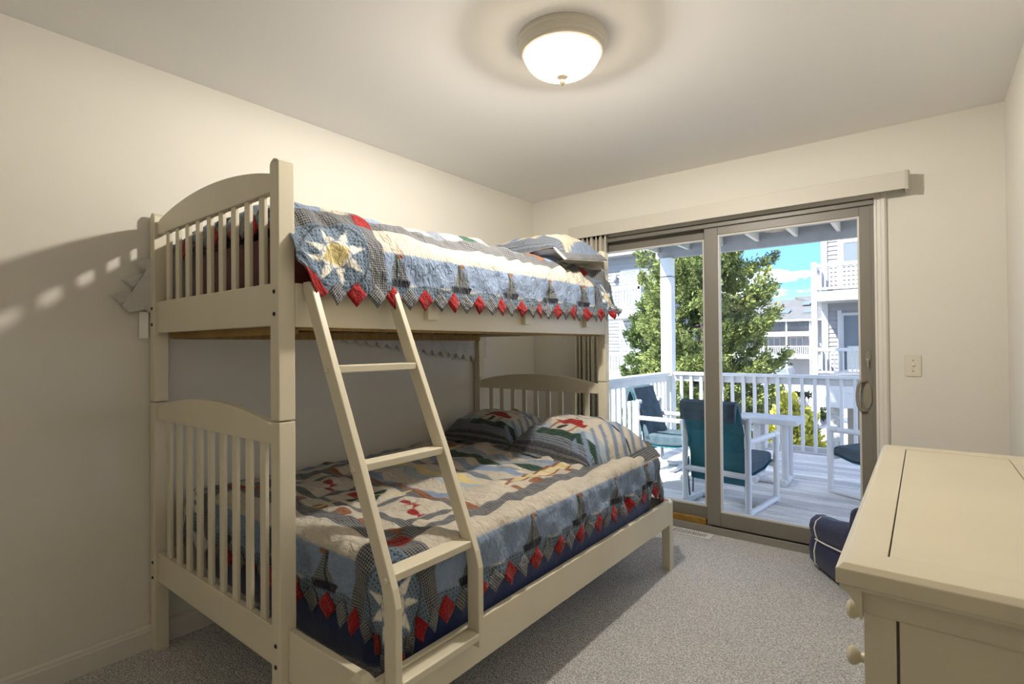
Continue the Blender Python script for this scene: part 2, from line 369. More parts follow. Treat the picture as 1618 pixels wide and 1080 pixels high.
# pull handle, backplate and thumb lock on the right stile
hy = YB - .002
hp = []
for i in range(13):
    a = math.pi * (-.5 + i / 12)
    hp.append((-.262 - .036 * math.cos(a) ** .6 if math.cos(a) > 1e-6 else -.262, hy - .022 * min(1, math.cos(a) * 2.5 + .25), .948 + .084 * math.sin(a)))
part('door_handle', MB().tube([(-.255, hy + .004, .864)] + hp + [(-.255, hy + .004, 1.032)], .0085, 10), 'handle_metal', sp_, smooth=True)
part('handle_plate', MB().add(*(lambda v: (v, [tuple(range(20)), tuple(range(39, 19, -1))] + [(i, i + 20, (i + 1) % 20 + 20, (i + 1) % 20) for i in range(20)]))(
    [(-.250 + .020 * math.cos(2 * math.pi * i / 20), yy, .948 + .072 * math.sin(2 * math.pi * i / 20)) for yy in (hy, hy - .006) for i in range(20)])), 'handle_metal', sp_, smooth=True)
lk = part('lock_plate', MB().add(*(lambda v: (v, [tuple(range(16)), tuple(range(31, 15, -1))] + [(i, i + 16, (i + 1) % 16 + 16, (i + 1) % 16) for i in range(16)]))(
    [(-.247 + .013 * math.cos(2 * math.pi * i / 16), yy, 1.165 + .036 * math.sin(2 * math.pi * i / 16)) for yy in (hy, hy - .005) for i in range(16)])), 'handle_metal', sp_, smooth=True)
part('lock_lever', MB().tube([(-.247, hy - .004, 1.15), (-.247, hy - .018, 1.148), (-.247, hy - .020, 1.112)], .0035, 8).sphere((-.247, hy - .016, 1.152), .006), 'chrome', sp_, smooth=True)

# ---- vertical blinds: valance and stacked vanes
vb = thing('vertical_blind', 'vertical blind with long cream valance, vanes stacked open beside the glass door', 'blind', (-1.10, 3.50, 2.06))
part('valance', MB().box(-2.148, -.066, 3.452, 3.462, 2.060, 2.153).box(-2.148, -2.140, 3.462, YB, 2.060, 2.153).box(-2.148, -.066, 3.462, YB, 2.146, 2.153), 'valance', vb, bevel=.0015)
part('valance_end_cap', MB().prism([(-.067, 3.446), (-.052, 3.452), (-.046, 3.49), (-.050, YB), (-.067, YB)], 2.055, 2.158, 'z'), 'valance', vb, bevel=.002)
part('head_rail', MB().box(-2.12, -.09, 3.49, 3.53, 2.085, 2.12), 'track_metal', vb)
vn = None
for i in range(18):
    if vn is None:
        vs = [(sx_ * .043, .005 * (1 - sx_ ** 2), z) for z in (-2.03, .025) for sx_ in (-1, -.5, 0, .5, 1)]
        vn = mk('vane', [(p[0] - 1.10 + 1.10, p[1], p[2]) for p in vs], [(k, k + 1, k + 6, k + 5) for k in range(4)], 'blind_vane', smooth=True, origin=(0, 0, 0)); o = vn
        vn.parent = vb
    else: o = share('vane', vn, vb, (0, 0, 0))
    o.location = (-2.105 + i * .0152 + 1.10, .006, 0); o.rotation_euler = (0, 0, math.radians((98, 124, 108, 128, 103)[i % 5]))
    o.modifiers.new('th', 'SOLIDIFY').thickness = .0016

# ---- light switch, floor register
sw = thing('light_switch', 'beige single toggle light switch plate beside the glass door', 'light switch', (-.0445, YB, 1.065))
part('plate', MB().box(-.0795, -.0095, YB - .006, YB, 1.063, 1.179), 'switch_plate', sw, bevel=.003)
part('toggle_slot', MB().box(-.050, -.039, YB - .0072, YB - .005, 1.108, 1.134), 'switch_plate', sw)
part('toggle', MB().prism([(YB - .006, 1.113), (YB - .018, 1.124), (YB - .018, 1.131), (YB - .006, 1.130)], -.0485, -.0405, 'x'), 'tag_white', sw)
for z in (1.092, 1.150): part('screw', MB().lathe([(.0028, 0), (.0028, -.0015)], (-.0445, YB - .006, z), 10, 'y'), 'bolt', sw)
fv = thing('floor_vent', 'white slotted floor register set in the carpet by the door sill', 'floor vent', (-1.22, 3.45, 0))
part('vent_frame', MB().box(-1.37, -1.085, 3.400, 3.414, 0, .008).box(-1.37, -1.085, 3.486, 3.500, 0, .008).box(-1.37, -1.345, 3.414, 3.486, 0, .008).box(-1.115, -1.085, 3.414, 3.486, 0, .008), 'vent_metal', fv, bevel=.002)
part('vent_duct', MB().box(-1.345, -1.343, 3.414, 3.486, -.12, .001).box(-1.117, -1.115, 3.414, 3.486, -.12, .001).box(-1.343, -1.117, 3.414, 3.416, -.12, .001).box(-1.343, -1.117, 3.484, 3.486, -.12, .001).box(-1.343, -1.117, 3.416, 3.484, -.12, -.117), 'vent_metal', fv)
for i in range(15):
    x = -1.338 + i * .0155; part('louver', MB().prism([(x, 3.414), (x + .006, 3.414), (x + .001, 3.486), (x - .005, 3.486)], .002, .0075, 'z'), 'vent_metal', fv)

# ================================================================== CEILING LIGHT
cl = thing('ceiling_light', 'flush ceiling light with stepped cream rim and glowing marbled glass bowl', 'ceiling light', (-1.10, 1.735, ZC))
c0 = (-1.10, 1.735, ZC)
part('rim', MB().lathe([(.150, 0), (.176, -.002), (.178, -.014), (.172, -.020), (.172, -.028), (.166, -.034), (.166, -.044), (.158, -.050), (.158, -.058), (.150, -.061), (.146, -.055), (.14, -.03)], c0, 48), 'lamp_rim', cl, smooth=True)
bp_ = [(.149 * math.cos(a) ** .85 if a < 1.55 else .004, -.052 - .088 * math.sin(a)) for a in [i * math.pi / 2 / 16 for i in range(17)]]
part('glass_bowl', MB().lathe(bp_, c0, 48), 'alabaster', cl, smooth='all')
part('finial', MB().lathe([(.006, -.134), (.021, -.138), (.022, -.145), (.014, -.151), (.008, -.157), (.012, -.162), (.011, -.169), (.006, -.175), (.002, -.179)], c0, 20), 'lamp_rim', cl, smooth=True)
pl = bpy.data.lights.new('ceiling_bulb', 'POINT'); plo = bpy.data.objects.new('ceiling_bulb', pl); COL.objects.link(plo)
pl.energy = 78; pl.color = (1.0, .965, .92); pl.shadow_soft_size = .04; plo.location = (-1.10, 1.735, ZC - .060)

# ================================================================== BUNK BED
bed = thing('bunk_bed', 'cream painted wooden twin over full bunk bed with slatted arched ends', 'bunk bed', (-1.83, 1.82, 0))
PL0, PL1, PR0, PR1 = -2.546, -2.497, -1.544, -1.494       # post x ranges
YN0, YN1, YF0, YF1 = .790, .842, 2.802, 2.854             # near / far post y ranges
ZJ, ZT = 1.028, 1.800
def post(x0, x1, y0, y1, z0, z1, top=False):
    b = MB().box(x0, x1, y0, y1, z0, z1 - (.004 if not top else 0))
    if top:
        xm = (x0 + x1) / 2; vs = [(x0, y, z1) for y in (y0, y1)] + [(x1, y, z1) for y in (y0, y1)]
        prof = [(x0 + (x1 - x0) * i / 6, z1 + .012 * math.sin(math.pi * i / 6)) for i in range(7)]
        b.prism(prof, y0, y1, 'y')
    return part('post', b, 'bed_paint', bed, bevel=.003)
for (x0, x1) in ((PL0, PL1), (PR0, PR1)):
    for (y0, y1) in ((YN0, YN1), (YF0, YF1)):
        post(x0, x1, y0, y1, 0, ZJ); post(x0, x1, y0, y1, ZJ, ZT, True)
def arch(x0, x1, zb, ze, zp, y0, y1):
    n = 28; top = [(x0 + (x1 - x0) * i / n, ze + (zp - ze) * (1 - (2 * i / n - 1) ** 2) ** .9) for i in range(n + 1)]
    m = MB(); vs = []; fs = []
    for (x, z) in top:
        vs += [(x, y0, zb), (x, y0, z), (x, y1, z), (x, y1, zb)]
    for i in range(n):
        a = i * 4; b = a + 4
        for k in range(4): fs.append((a + k, a + (k + 1) % 4, b + (k + 1) % 4, b + k))
    fs += [(0, 3, 2, 1), (n * 4, n * 4 + 1, n * 4 + 2, n * 4 + 3)]
    return m.add(vs, fs)
for (y0, y1) in ((YN0, YN1), (YF0, YF1)):
    ya, yb = y0 + .012, y1 - .014; ym = (y0 + y1) / 2
    part('top_rail', arch(PL1, PR0, .952, 1.006, 1.060, ya, yb), 'bed_paint', bed, bevel=.003)
    part('bottom_rail', MB().box(PL1, PR0, ya, yb, .285, .402), 'bed_paint', bed, bevel=.003)
    part('top_rail', arch(PL1, PR0, 1.720, 1.772, 1.830, ya, yb), 'bed_paint', bed, bevel=.003)
    part('bottom_rail', MB().box(PL1, PR0, ya, yb, 1.312, 1.442), 'bed_paint', bed, bevel=.003)
    for (z0, z1) in ((.400, .955), (1.440, 1.722)):
        for i in range(9):
            xc = (PL1 + PR0) / 2 + (i - 4) * .0965
            part('slat', MB().box(xc - .017, xc + .017, ym - .007, ym + .007, z0, z1), 'bed_paint', bed, bevel=.003)
# bolts on the post faces
for (x, ys) in (((PR0 + PR1) / 2, (YN0,)), ((PL0 + PL1) / 2, (YN0,))):
    for z in (1.413, 1.346, .362, .300):
        part('bolt', MB().lathe([(.007, .004), (.007, -.001), (.005, -.003), (.0025, -.001)], (x, YN0, z), 12, 'y'), 'bolt', bed, smooth=True)
# upper side rails, cleats, guard rail with its brackets
part('side_rail', MB().box(-1.518, -1.4945, YN1, YF0, 1.308, 1.442), 'bed_paint', bed, bevel=.003)
part('side_rail', MB().box(-2.522, -2.500, YN1, YF0, 1.308, 1.442), 'bed_paint', bed, bevel=.003)
part('cleat', MB().box(-1.545, -1.519, YN1 + .02, YF0 - .02, 1.300, 1.325), 'slat_wood', bed)
part('cleat', MB().box(-2.498, -2.470, YN1 + .02, YF0 - .02, 1.286, 1.325), 'slat_wood', bed)
for i in range(11):
    y = .87 + i * .186; part('bed_slat', MB().box(-2.492, -1.522, y, y + .07, 1.326, 1.344), 'slat_wood', bed)
part('cross_brace', MB().box(-2.492, -1.522, .846, .868, 1.288, 1.344), 'slat_wood', bed)
for yc in (1.39, 2.005, 2.575):
    part('guard_bracket', MB().box(-1.4945, -1.472, yc - .026, yc + .026, 1.347, 1.600), 'bed_paint', bed, bevel=.002)
part('guard_rail', MB().box(-1.522, -1.4950, 1.20, 2.76, 1.54, 1.595), 'bed_paint', bed, bevel=.003)
# lower (full) frame reaching out past the posts
part('end_rail', MB().box(-1.4935, -1.134, .815, .838, .255, .405), 'bed_paint', bed, bevel=.003)
part('end_rail', MB().box(-1.4935, -1.156, 2.815, 2.838, .255, .386), 'bed_paint', bed, bevel=.003)
part('side_rail', MB().box(-1.132, -1.110, .838, 2.806, .252, .386), 'bed_paint', bed, bevel=.003)
part('side_rail', MB().box(-2.522, -2.500, YN1, YF0, .285, .402), 'bed_paint', bed, bevel=.003)
def leg(x0, x1, y0, y1, h):
    b = MB().box(x0, x1, y0, y1, 0, h - .018)
    b.add([(x0, y0, h - .018), (x1, y0, h - .018), (x1, y1, h - .018), (x0, y1, h - .018), (x0 + .012, y0 + .012, h), (x1 - .012, y0 + .012, h), (x1 - .012, y1 - .012, h), (x0 + .012, y1 - .012, h)],
          [(4, 5, 6, 7), (0, 1, 5, 4), (1, 2, 6, 5), (2, 3, 7, 6), (3, 0, 4, 7), (0, 3, 2, 1)])
    part('leg', b, 'bed_paint', bed, bevel=.002)
leg(-1.157, -1.1105, 2.807, 2.856, .388); leg(-1.157, -1.1105, .792, .838, .418)
for i in range(8):
    y = 1.06 + i * .23; part('bed_slat', MB().box(-2.49, -1.134, y, y + .07, .272, .290), 'slat_wood', bed)

# ================================================================== LADDER
lad = thing('ladder', 'cream wooden bunk ladder with four rungs hooked onto the upper rail', 'ladder', (-1.09, 1.03, .33))
def rail_prof():
    # outer edge line and inner edge line in (x, z)
    outer = [(-1.444, 1.430), (-1.337, 1.200), (-1.210, .930), (-1.075, .622), (-1.062, .575), (-1.062, .335)]
    inner = [(-1.1095, .335), (-1.1095, .575), (-1.122, .622), (-1.262, .930), (-1.389, 1.200), (-1.490, 1.420), (-1.490, 1.445), (-1.455, 1.445)]
    return outer + inner
for yc in (.876, 1.192):
    r_ = part('side_rail', MB().prism(rail_prof(), yc - .011, yc + .011, 'y'), 'bed_paint', lad, bevel=.003)
    for (x, z) in ((-1.362, 1.178), (-1.237, .908), (-1.100, .640), (-1.086, .372)):
        part('screw_cap', MB().lathe([(.0085, .002), (.0085, -.003), (.006, -.006), (.001, -.0065)], (x, yc - .011, z), 14, 'y'), 'bed_paint', lad, smooth=True)
for (x, z, w) in ((-1.337, 1.192, .052), (-1.212, .924, .055), (-1.093, .652, .060), (-1.062, .382, .0475)):
    part('rung', MB().box(x - w + .004, x + .003, .887, 1.181, z - .022, z), 'bed_paint', lad, bevel=.003)

# ================================================================== MATTRESSES
def rbox(name, x0, x1, y0, y1, z0, z1, r, m, label, cat, waves=0.0):
    n = 7; b = MB(); xs = (x0 + x1) / 2; ys = (y0 + y1) / 2; zs = (z0 + z1) / 2
    hx, hy_, hz = (x1 - x0) / 2, (y1 - y0) / 2, (z1 - z0) / 2; vs = []; fs = []
    nu, nv = 96, 24
    for j in range(nv + 1):
        ph = -math.pi / 2 + math.pi * j / nv
        for i in range(nu):
            th = 2 * math.pi * i / nu
            cx, cy, cz = math.cos(ph) * math.cos(th), math.cos(ph) * math.sin(th), math.sin(ph)
            def se(c, p): return math.copysign(abs(c) ** p, c)
            px = se(math.cos(th), .22) * abs(math.cos(ph)) ** .25; py = se(math.sin(th), .22) * abs(math.cos(ph)) ** .25; pz = se(cz, .16)
            w = waves * math.sin(th * 19 + 2 * math.sin(ph * 3)) * abs(math.cos(ph))
            vs.append((xs + hx * px + w * math.cos(th), ys + hy_ * py + w * math.sin(th), zs + hz * pz))
    for j in range(nv):
        for i in range(nu): fs.append((j * nu + i, j * nu + (i + 1) % nu, (j + 1) * nu + (i + 1) % nu, (j + 1) * nu + i))
    return tag(mk(name, vs, fs, m, smooth='all'), label, cat)
rbox('mattress', -2.492, -1.562, .900, 2.780, 1.346, 1.655, .05, 'maroon_sheet', 'mattress in a maroon red sheet on the upper bunk', 'mattress', .002)
rbox('mattress', -2.492, -1.142, .915, 2.792, .292, .628, .05, 'navy_sheet', 'mattress in a dark navy sheet on the lower bunk', 'mattress', .004)

# ================================================================== QUILTS
CREAM = np.array((.50, .46, .385)); BLUE = np.array((.205, .275, .40)); DOTB = np.array((.125, .175, .235)); GING = np.array((.135, .14, .15))
REDC = np.array((.27, .012, .014)); BROWN = np.array((.24, .105, .055)); GREEN = np.array((.020, .050, .035)); NAVY = np.array((.016, .020, .032)); WHITE = np.array((.74, .71, .64)); YEL = np.array((.62, .52, .25))
GREYB = np.array((.105, .12, .145))
def quilt_colour(t, v, W, L, style):
    """t, v in metres from the front side hem and the near end hem -> colour (n,3) and print mask (n,3)"""
    n = t.shape[0]; C = np.tile(CREAM, (n, 1)); Pm = np.zeros((n, 3))
    dt = np.minimum(t, W - t); dv = np.minimum(v, L - v)
    def put(mask, col, pat=(0, 0, 0)):
        C[mask] = col; Pm[mask] = pat
    d = np.minimum(dt, dv); side = dt <= dv
    along = np.where(side, v, t); Ltot = np.where(side, L, W); mid = along - Ltot / 2
    # ---- interior
    inner = d >= .335
    di = d - .335
    if style == 0:
        cell = np.floor((along - .335) / .072).astype(int)
        m1 = inner & (di < .062)
        put(m1 & (cell % 2 == 0), BROWN, (0, 0, .5))
        cx = ((along - .335) / .072) % 1 - .5
        put(m1 & (cell % 2 == 0) & ((cx ** 2 + ((di - .0) / .072) ** 2) > .42), CREAM)
        put(inner & (di >= .062) & (di < .078), BROWN, (0, 0, .5))
        m2 = inner & (di >= .078) & (di < .135)
        put(m2, np.array((.66, .57, .36)))
        put(m2 & (np.sin(along * 95 + 3 * np.sin(along * 23)) > .55), YEL * .9)
        put(inner & (di >= .135) & (di < .150), BROWN, (0, 0, .5))
        # near end rows: gingham sash and picture blocks
        ne = inner & (v < .95) & (t > .335) & (t < W - .335)
        put(ne & (v > .397), CREAM)
        put(ne & (v > .397) & (v < .430), GING, (1, 0, 0))
        put(ne & (v > .66) & (v < .69), GING, (1, 0, 0))
        for tb in (.40, .66, .92, 1.18):
            put(ne & (v > .397) & (v < .68) & (np.abs(t - tb) < .016), GING, (1, 0, 0))
        for k, tb in enumerate((.53, .79, 1.05)):
            a = t - tb; b = v - .545
            if k % 2 == 0:      # row of little red fish
                for q in (-.07, 0.0, .07):
                    e = ((a - q * .9) / .026) ** 2 + ((b - q * .5) / .018) ** 2
                    put(ne & (e < 1), REDC, (0, 0, .4)); put(ne & (np.abs(a - q * .9 + .034) < .012) & (np.abs(b - q * .5) < np.abs(a - q * .9 + .022)), REDC)
            else:               # pine tree and red sail
                put(ne & (np.abs(a + .04) < (.08 - b) * .5) & (b > -.07) & (b < .08), GREEN, (0, 0, .3))
                put(ne & (np.abs(a - .055) < (.06 - b) * .38) & (b > -.03) & (b < .06), REDC, (0, 0, .3))
                put(ne & (np.abs(a + .045 + b * .4) < .006), YEL)
        put(ne & (v > .69) & (v < .715), BROWN, (0, 0, .5))
        # centre seascape: wavy bands of blue, cream and grey
        ce = inner & (di >= .150) & (v >= .715) & (v < L - .50)
        wv = v + .030 * np.sin(t * 9 + 1.3) + .014 * np.sin(t * 23 + v * 7)
        bands = [BLUE, CREAM, CREAM * .95, np.array((.36, .42, .48)), YEL, CREAM, GREYB * 1.6, CREAM, BLUE * 1.1, CREAM, GREEN * 1.2, np.array((.30, .33, .36))]
        bi = np.floor((wv - .70) / .058).astype(int) % len(bands)
        for k, c in enumerate(bands): put(ce & (bi == k), c, (0, 0, .15))
        # gull / whale shapes
        for (tt, vv, s) in ((.72, 1.50, 1.0), (1.02, 1.42, .8), (.62, 1.22, .7)):
            a = (t - tt) / (.10 * s); b = (v - vv) / (.035 * s)
            put(ce & (a * a + (b - .6 * a * a) ** 2 < 1), GREYB * 2.2, (.6, 0, 0))
            put(ce & (np.abs(a - 1.1) < .16) & (np.abs(b - .7) < 1.1), CREAM)
        # far end: dark bands near the pillows
        fe = inner & (v >= L - .60)
        put(fe, GREYB * 1.1, (0, 0, .6))
        put(fe & (v < L - .56), GREEN * 1.3, (0, 0, .5))
        put(fe & (v > L - .44) & (v < L - .40) & ((t * 4) % 1 < .7), np.array((.62, .55, .38)))
        put(fe & (v > L - .40), GREYB * .8, (0, 0, .6))
    else:
        pal = [BLUE, CREAM, GING, BROWN, BLUE * 1.15, CREAM, CREAM * 1.05, GREYB * 1.8, CREAM, GREEN * 1.6, CREAM, GING]
        cell = np.floor((along + .02) / .098).astype(int)
        m1 = inner & (di < .12)
        for k, c in enumerate(pal):
            put(m1 & (cell % len(pal) == k), c, (1, 0, 0) if c is GING else (0, 0, .3 if k in (3, 9) else 0))
        put(inner & (di >= .12) & (di < .16), GING, (1, 0, 0))
        ce = inner & (di >= .16)
        put(ce & (np.floor(v / .13).astype(int) % 3 == 0), BLUE)
        put(ce & (np.floor(v / .13).astype(int) % 3 == 1), GREYB * 1.7)
    # ---- border bands
    put((d < .335) & (d >= .27), GING, (1, 0, 0))
    put((d < .27) & (d >= .165), CREAM)
    blue = (d < .165) & (d >= .050); put(blue, BLUE)
    put(d < .050 + .006 * np.sin(along * 38), DOTB, (0, 1, 0))
    # sail boats every .33 m
    ph = (mid + .165) % .33 - .165 if style == 0 else (mid + .03 + .165) % .33 - .165
    act = (np.abs(mid) < Ltot / 2 - .36)
    put(act & (d > .066) & (d < .160) & (ph < .004) & (ph > -.036 * (1 - (d - .066) / .094) - .004), GING * 1.15, (1, 0, 0))
    put(act & (d > .066) & (d < .150) & (ph > .004) & (ph < .046 * (1 - (d - .066) / .10) + .006), GING * 1.15, (1, 0, 0))
    put(act & (d > .060) & (d < .160) & (np.abs(ph + .002) < .0055), GREEN, (0, 0, .3))
    put(act & (d > .148) & (d < .164) & (ph > .004) & (ph < .030), BROWN, (0, 0, .5))
    put(act & (d > .038) & (d < .066) & (np.abs(ph) < .048 + (d - .038) * .5), NAVY, (0, 0, .5))
    # ---- corner blocks
    cb = (dt < .27) & (dv < .27)
    put(cb, DOTB, (0, 1, 0))
    ct, cv = dt - .140, dv - .140; r = np.hypot(ct, cv); an = np.arctan2(cv, ct)
    put(cb & (r < .126), DOTB * 1.25, (0, 1, 0)); put(cb & (np.abs(r - .126) < .003), GREYB * .5)
    def starr(an, off, ro, ri, k=8):
        x = ((an + off) / (2 * math.pi / k)) % 1; x = np.abs(x - .5) * 2     # 1 at the spoke
        h = 2 * math.pi / k / 2; a_ = h * (1 - x)
        return ro * ri * math.sin(h) / (ro * np.sin(a_ * 0 + h - a_) * 0 + ri * math.sin(h) * np.cos(a_) + (ro - ri * math.cos(h)) * np.sin(a_))
    put(cb & (r < starr(an, 0.2, .118, .052)), WHITE)
    put(cb & (r < starr(an, 0.2 + math.pi / 8, .066, .050)), BLUE * .9)
    put(cb & (r < .050) & (r < starr(an, 0.2, .118, .050)), WHITE)
    put(cb & (np.abs(ct * math.cos(.5) + cv * math.sin(.5)) < .036) & (np.abs(-ct * math.sin(.5) + cv * math.cos(.5)) < .036), YEL)
    # inner edges of the block: gingham; red square where the bands cross
    put((dt < .335) & (dv < .335) & ((dt >= .27) | (dv >= .27)), GING, (1, 0, 0))
    put((dt < .335) & (dv < .335) & (dt >= .27) & (dv >= .27), REDC, (0, 0, .6))
    return C, Pm

def sines(seed, n, lo, hi, aniso=(1, 1)):
    g = np.random.default_rng(seed); k = g.uniform(lo, hi, n); a = g.uniform(0, 2 * np.pi, n); ph = g.uniform(0, 2 * np.pi, n)
    def f(t, v):
        s = 0
        for i in range(n): s = s + np.sin(k[i] * (np.cos(a[i]) * t * aniso[0] + np.sin(a[i]) * v * aniso[1]) + ph[i]) / math.sqrt(n)
        return s
    return f
nA = sines(1, 9, 12, 34); nB = sines(2, 9, 40, 95); nC = sines(3, 7, 60, 130, (.25, 1.0)); nD = sines(5, 7, 9, 26)

def P_lower(t, v):
    te, ve, vf, Rc, rho = .22, .22, 2.063, .13, .05
    Xe, Ye, zt = -1.172, .947, .655
    t = np.asarray(t, float); v = np.asarray(v, float)
    Xc = Xe - Rc; a = (te + Rc) - t
    b1 = (ve + Rc) - v; b2 = v - (vf - Rc)
    ap = np.maximum(a, 0); near = b1 > 0; far = b2 > 0
    bp = np.maximum(np.maximum(b1, b2), 0)
    r = np.hypot(ap, bp); rs = np.maximum(r, 1e-9); ux, uy = ap / rs, bp / rs
    e = np.maximum(r - Rc, 0); ang = np.minimum(e / rho, math.pi / 2); ex = np.maximum(e - rho * math.pi / 2, 0)
    corner = np.clip(ux * uy * 2, 0, 1)
    # far part of the side strip is gathered, the middle quite smooth
    gath = .35 + .9 * smooth01(v, 1.1, 1.9)
    fold = corner * .020 * np.sin(np.arctan2(bp, ap) * 9 + .6) * np.minimum(ex / .12, 1)
    flare = .03 + .10 * corner * far
    rr = np.minimum(r, Rc) + rho * np.sin(ang) + flare * ex * .5 + fold
    dn = rho * (1 - np.cos(ang)) + ex * (1 - .02)
    w = .0050 * nA(t, v) + .0042 * nB(t, v) + gath * .0062 * nC(t, v)
    w = w + .006 * nD(t, v) * np.cos(ang)
    X = np.where(a > 0, Xc + ux * (rr + w * np.sin(ang)), Xc - (t - (te + Rc)))
    yfar = .947 + (vf - ve) - Rc
    # behind the mattress end the cloth stays in front of the headboard except at the outer corner
    Y = np.where(near, Ye + Rc - uy * (rr + w * np.sin(ang)), np.where(far, yfar + uy * (rr + w * np.sin(ang)), Ye + (v - ve)))
    lim = 2.786 + .090 * smooth01(X, -1.44, -1.20)
    Y = np.minimum(Y, lim)
    z = zt - dn + w * np.cos(ang) + .008
    z = z - corner * near * .01
    # wall side slips down beside the mattress
    hw = np.maximum(t - 1.50, 0)
    X = np.maximum(X, -2.503); z = z - hw * 1.0 - .02 * smooth01(t, 1.2, 1.55)
    X = np.where(near & (a > 0), np.minimum(X, -1.1135), X)
    X = np.where((~near) & (Y < 1.25) & (a > 0), np.minimum(X, -1.1135), X)
    return X, Y, z

_prof_t = np.array([-.08, 0, .08, .15, .19, .24, .335, .39, .46, .56, .80, 1.05, 1.19, 1.24, 1.30, 1.36, 1.42, 1.90])
_prof_x = np.array([-1.444, -1.446, -1.452, -1.456, -1.468, -1.502, -1.570, -1.618, -1.684, -1.78, -2.02, -2.27, -2.41, -2.458, -2.51, -2.532, -2.536, -2.540])
_prof_z = np.array([1.340, 1.418, 1.494, 1.561, 1.597, 1.632, 1.700, 1.722, 1.738, 1.745, 1.75, 1.745, 1.74, 1.73, 1.70, 1.65, 1.59, 1.11])
_tt = np.linspace(-.08, 1.9, 800)
def _smooth(y):
    k = np.hanning(31); k /= k.sum(); p = np.pad(y, 15, mode='reflect', reflect_type='odd'); return np.convolve(p, k, 'valid')
_px = _smooth(np.interp(_tt, _prof_t, _prof_x)); _pz = _smooth(np.interp(_tt, _prof_t, _prof_z))
UPW, UPL = 1.80, 2.16
def P_upper(t, v):
    t = np.asarray(t, float); v = np.asarray(v, float)
    X = np.interp(t, _tt, _px); Z = np.interp(t, _tt, _pz)
    top = smooth01(t, .22, .42) * (1 - smooth01(t, 1.22, 1.34)); wall = smooth01(t, 1.22, 1.36)
    Yf = .825 + .97 * v - .135 * np.clip((t - 1.30) / .5, 0, 1.2) * smooth01(-v, -.5, .0)
    # top region: hang over the near end and the far end
    ye, yf2, rho = .925, 2.735, .045
    def hang(e):
        an = np.minimum(e / rho, math.pi / 2); ex = np.maximum(e - rho * math.pi / 2, 0)
        return rho * np.sin(an), rho * (1 - np.cos(an)) + ex
    on, dnn = hang(np.maximum(ye - Yf, 0)); of, dnf = hang(np.maximum(Yf - yf2, 0))
    Yt = np.clip(Yf, ye, yf2) - on + of
    Y = Yf * (1 - top) + Yt * top; Z = Z - (dnn + dnf) * top
    # wall-side hem follows a slanting line
    zh = 1.33 - .115 * (Y - 1.46)
    kz = np.clip((t - 1.36) / (UPW - 1.36), 0, 1.3)
    Z = np.where(t > 1.36, np.interp(1.36, _tt, _pz) * (1 - kz) + zh * kz, Z)
        # front strip: lift of the hem beside the near post, droop round the far post
    strip = 1 - smooth01(t, .20, .42)
    Z = Z + strip * .085 * (1 - smooth01(v, 0, .09)) * (1 - np.clip(t / .17, 0, 1)) - strip * .035 * (1 - smooth01(v, .04, .22)) * np.clip(t / .2, 0, 1)
    far = np.maximum(Y - 2.60, 0)
    Z = Z - strip * np.clip(t / .27, 0, 1.6) * 2.4 * far ** 2 + strip * .5 * far ** 2 * (1 - np.clip(t / .27, 0, 1))
    pull = smooth01(Y, 2.66, 2.79) * (1 - smooth01(t, .30, .55))
    X = X * (1 - pull) + np.maximum(X, -1.468) * pull
    gath = .35 + 1.0 * smooth01(v, .9, 1.9)
    w = .0034 * nA(t + 3, v) + .0028 * nB(t + 1, v + 2) + gath * .0062 * nC(t, v + 4)
    scal = .006 * np.sin(v * 21 + 1) * (1 - smooth01(t, 0, .14))
    inb = (t > .22) & (t < 1.25)
    X = X + np.where(t < .42, (w + scal), np.where(t > 1.3, w * .4, 0)) * 1.0
    Z = Z + np.where(inb, (w + .006 * nD(t, v)), 0)
    X = np.maximum(X, -2.545)
    X = np.where((t < .6) & (Y < 2.79), np.maximum(X, -9), X)
    return X, Y, Z

def cloth(name, P, W, L, step, style, parent, m='quilt', off=0.0):
    nt_ = int(W / step) + 1; nv_ = int(L / step) + 1
    t = np.linspace(0, W, nt_); v = np.linspace(0, L, nv_); T, V = np.meshgrid(t, v, indexing='ij'); T = T.ravel(); V = V.ravel()
    X, Y, Z = P(T, V)
    co = np.stack([X, Y, Z], 1)
    if off:
        g = co.reshape(nt_, nv_, 3); du = np.gradient(g, axis=0); dv_ = np.gradient(g, axis=1); nn = np.cross(du, dv_); nn /= np.linalg.norm(nn, axis=2, keepdims=True) + 1e-9
        co = (g + nn * off).reshape(-1, 3)
    i, j = np.meshgrid(np.arange(nt_ - 1), np.arange(nv_ - 1), indexing='ij'); a = (i * nv_ + j).ravel()
    quads = np.stack([a, a + 1, a + nv_ + 1, a + nv_], 1)
    return grid_mesh(name, co, quads, np.stack([T, V], 1), None if style is None else quilt_colour_aa(T, V, W, L, style, step), m, parent)
def quilt_colour_aa(T, V, W, L, style, step):
    C = 0; Pm = 0
    for (a, b) in ((-.25, -.25), (.25, -.25), (-.25, .25), (.25, .25)):
        c, p = quilt_colour(np.clip(T + a * step, 1e-4, W - 1e-4), np.clip(V + b * step, 1e-4, L - 1e-4), W, L, style); C = C + c / 4; Pm = Pm + p / 4
    return C, Pm
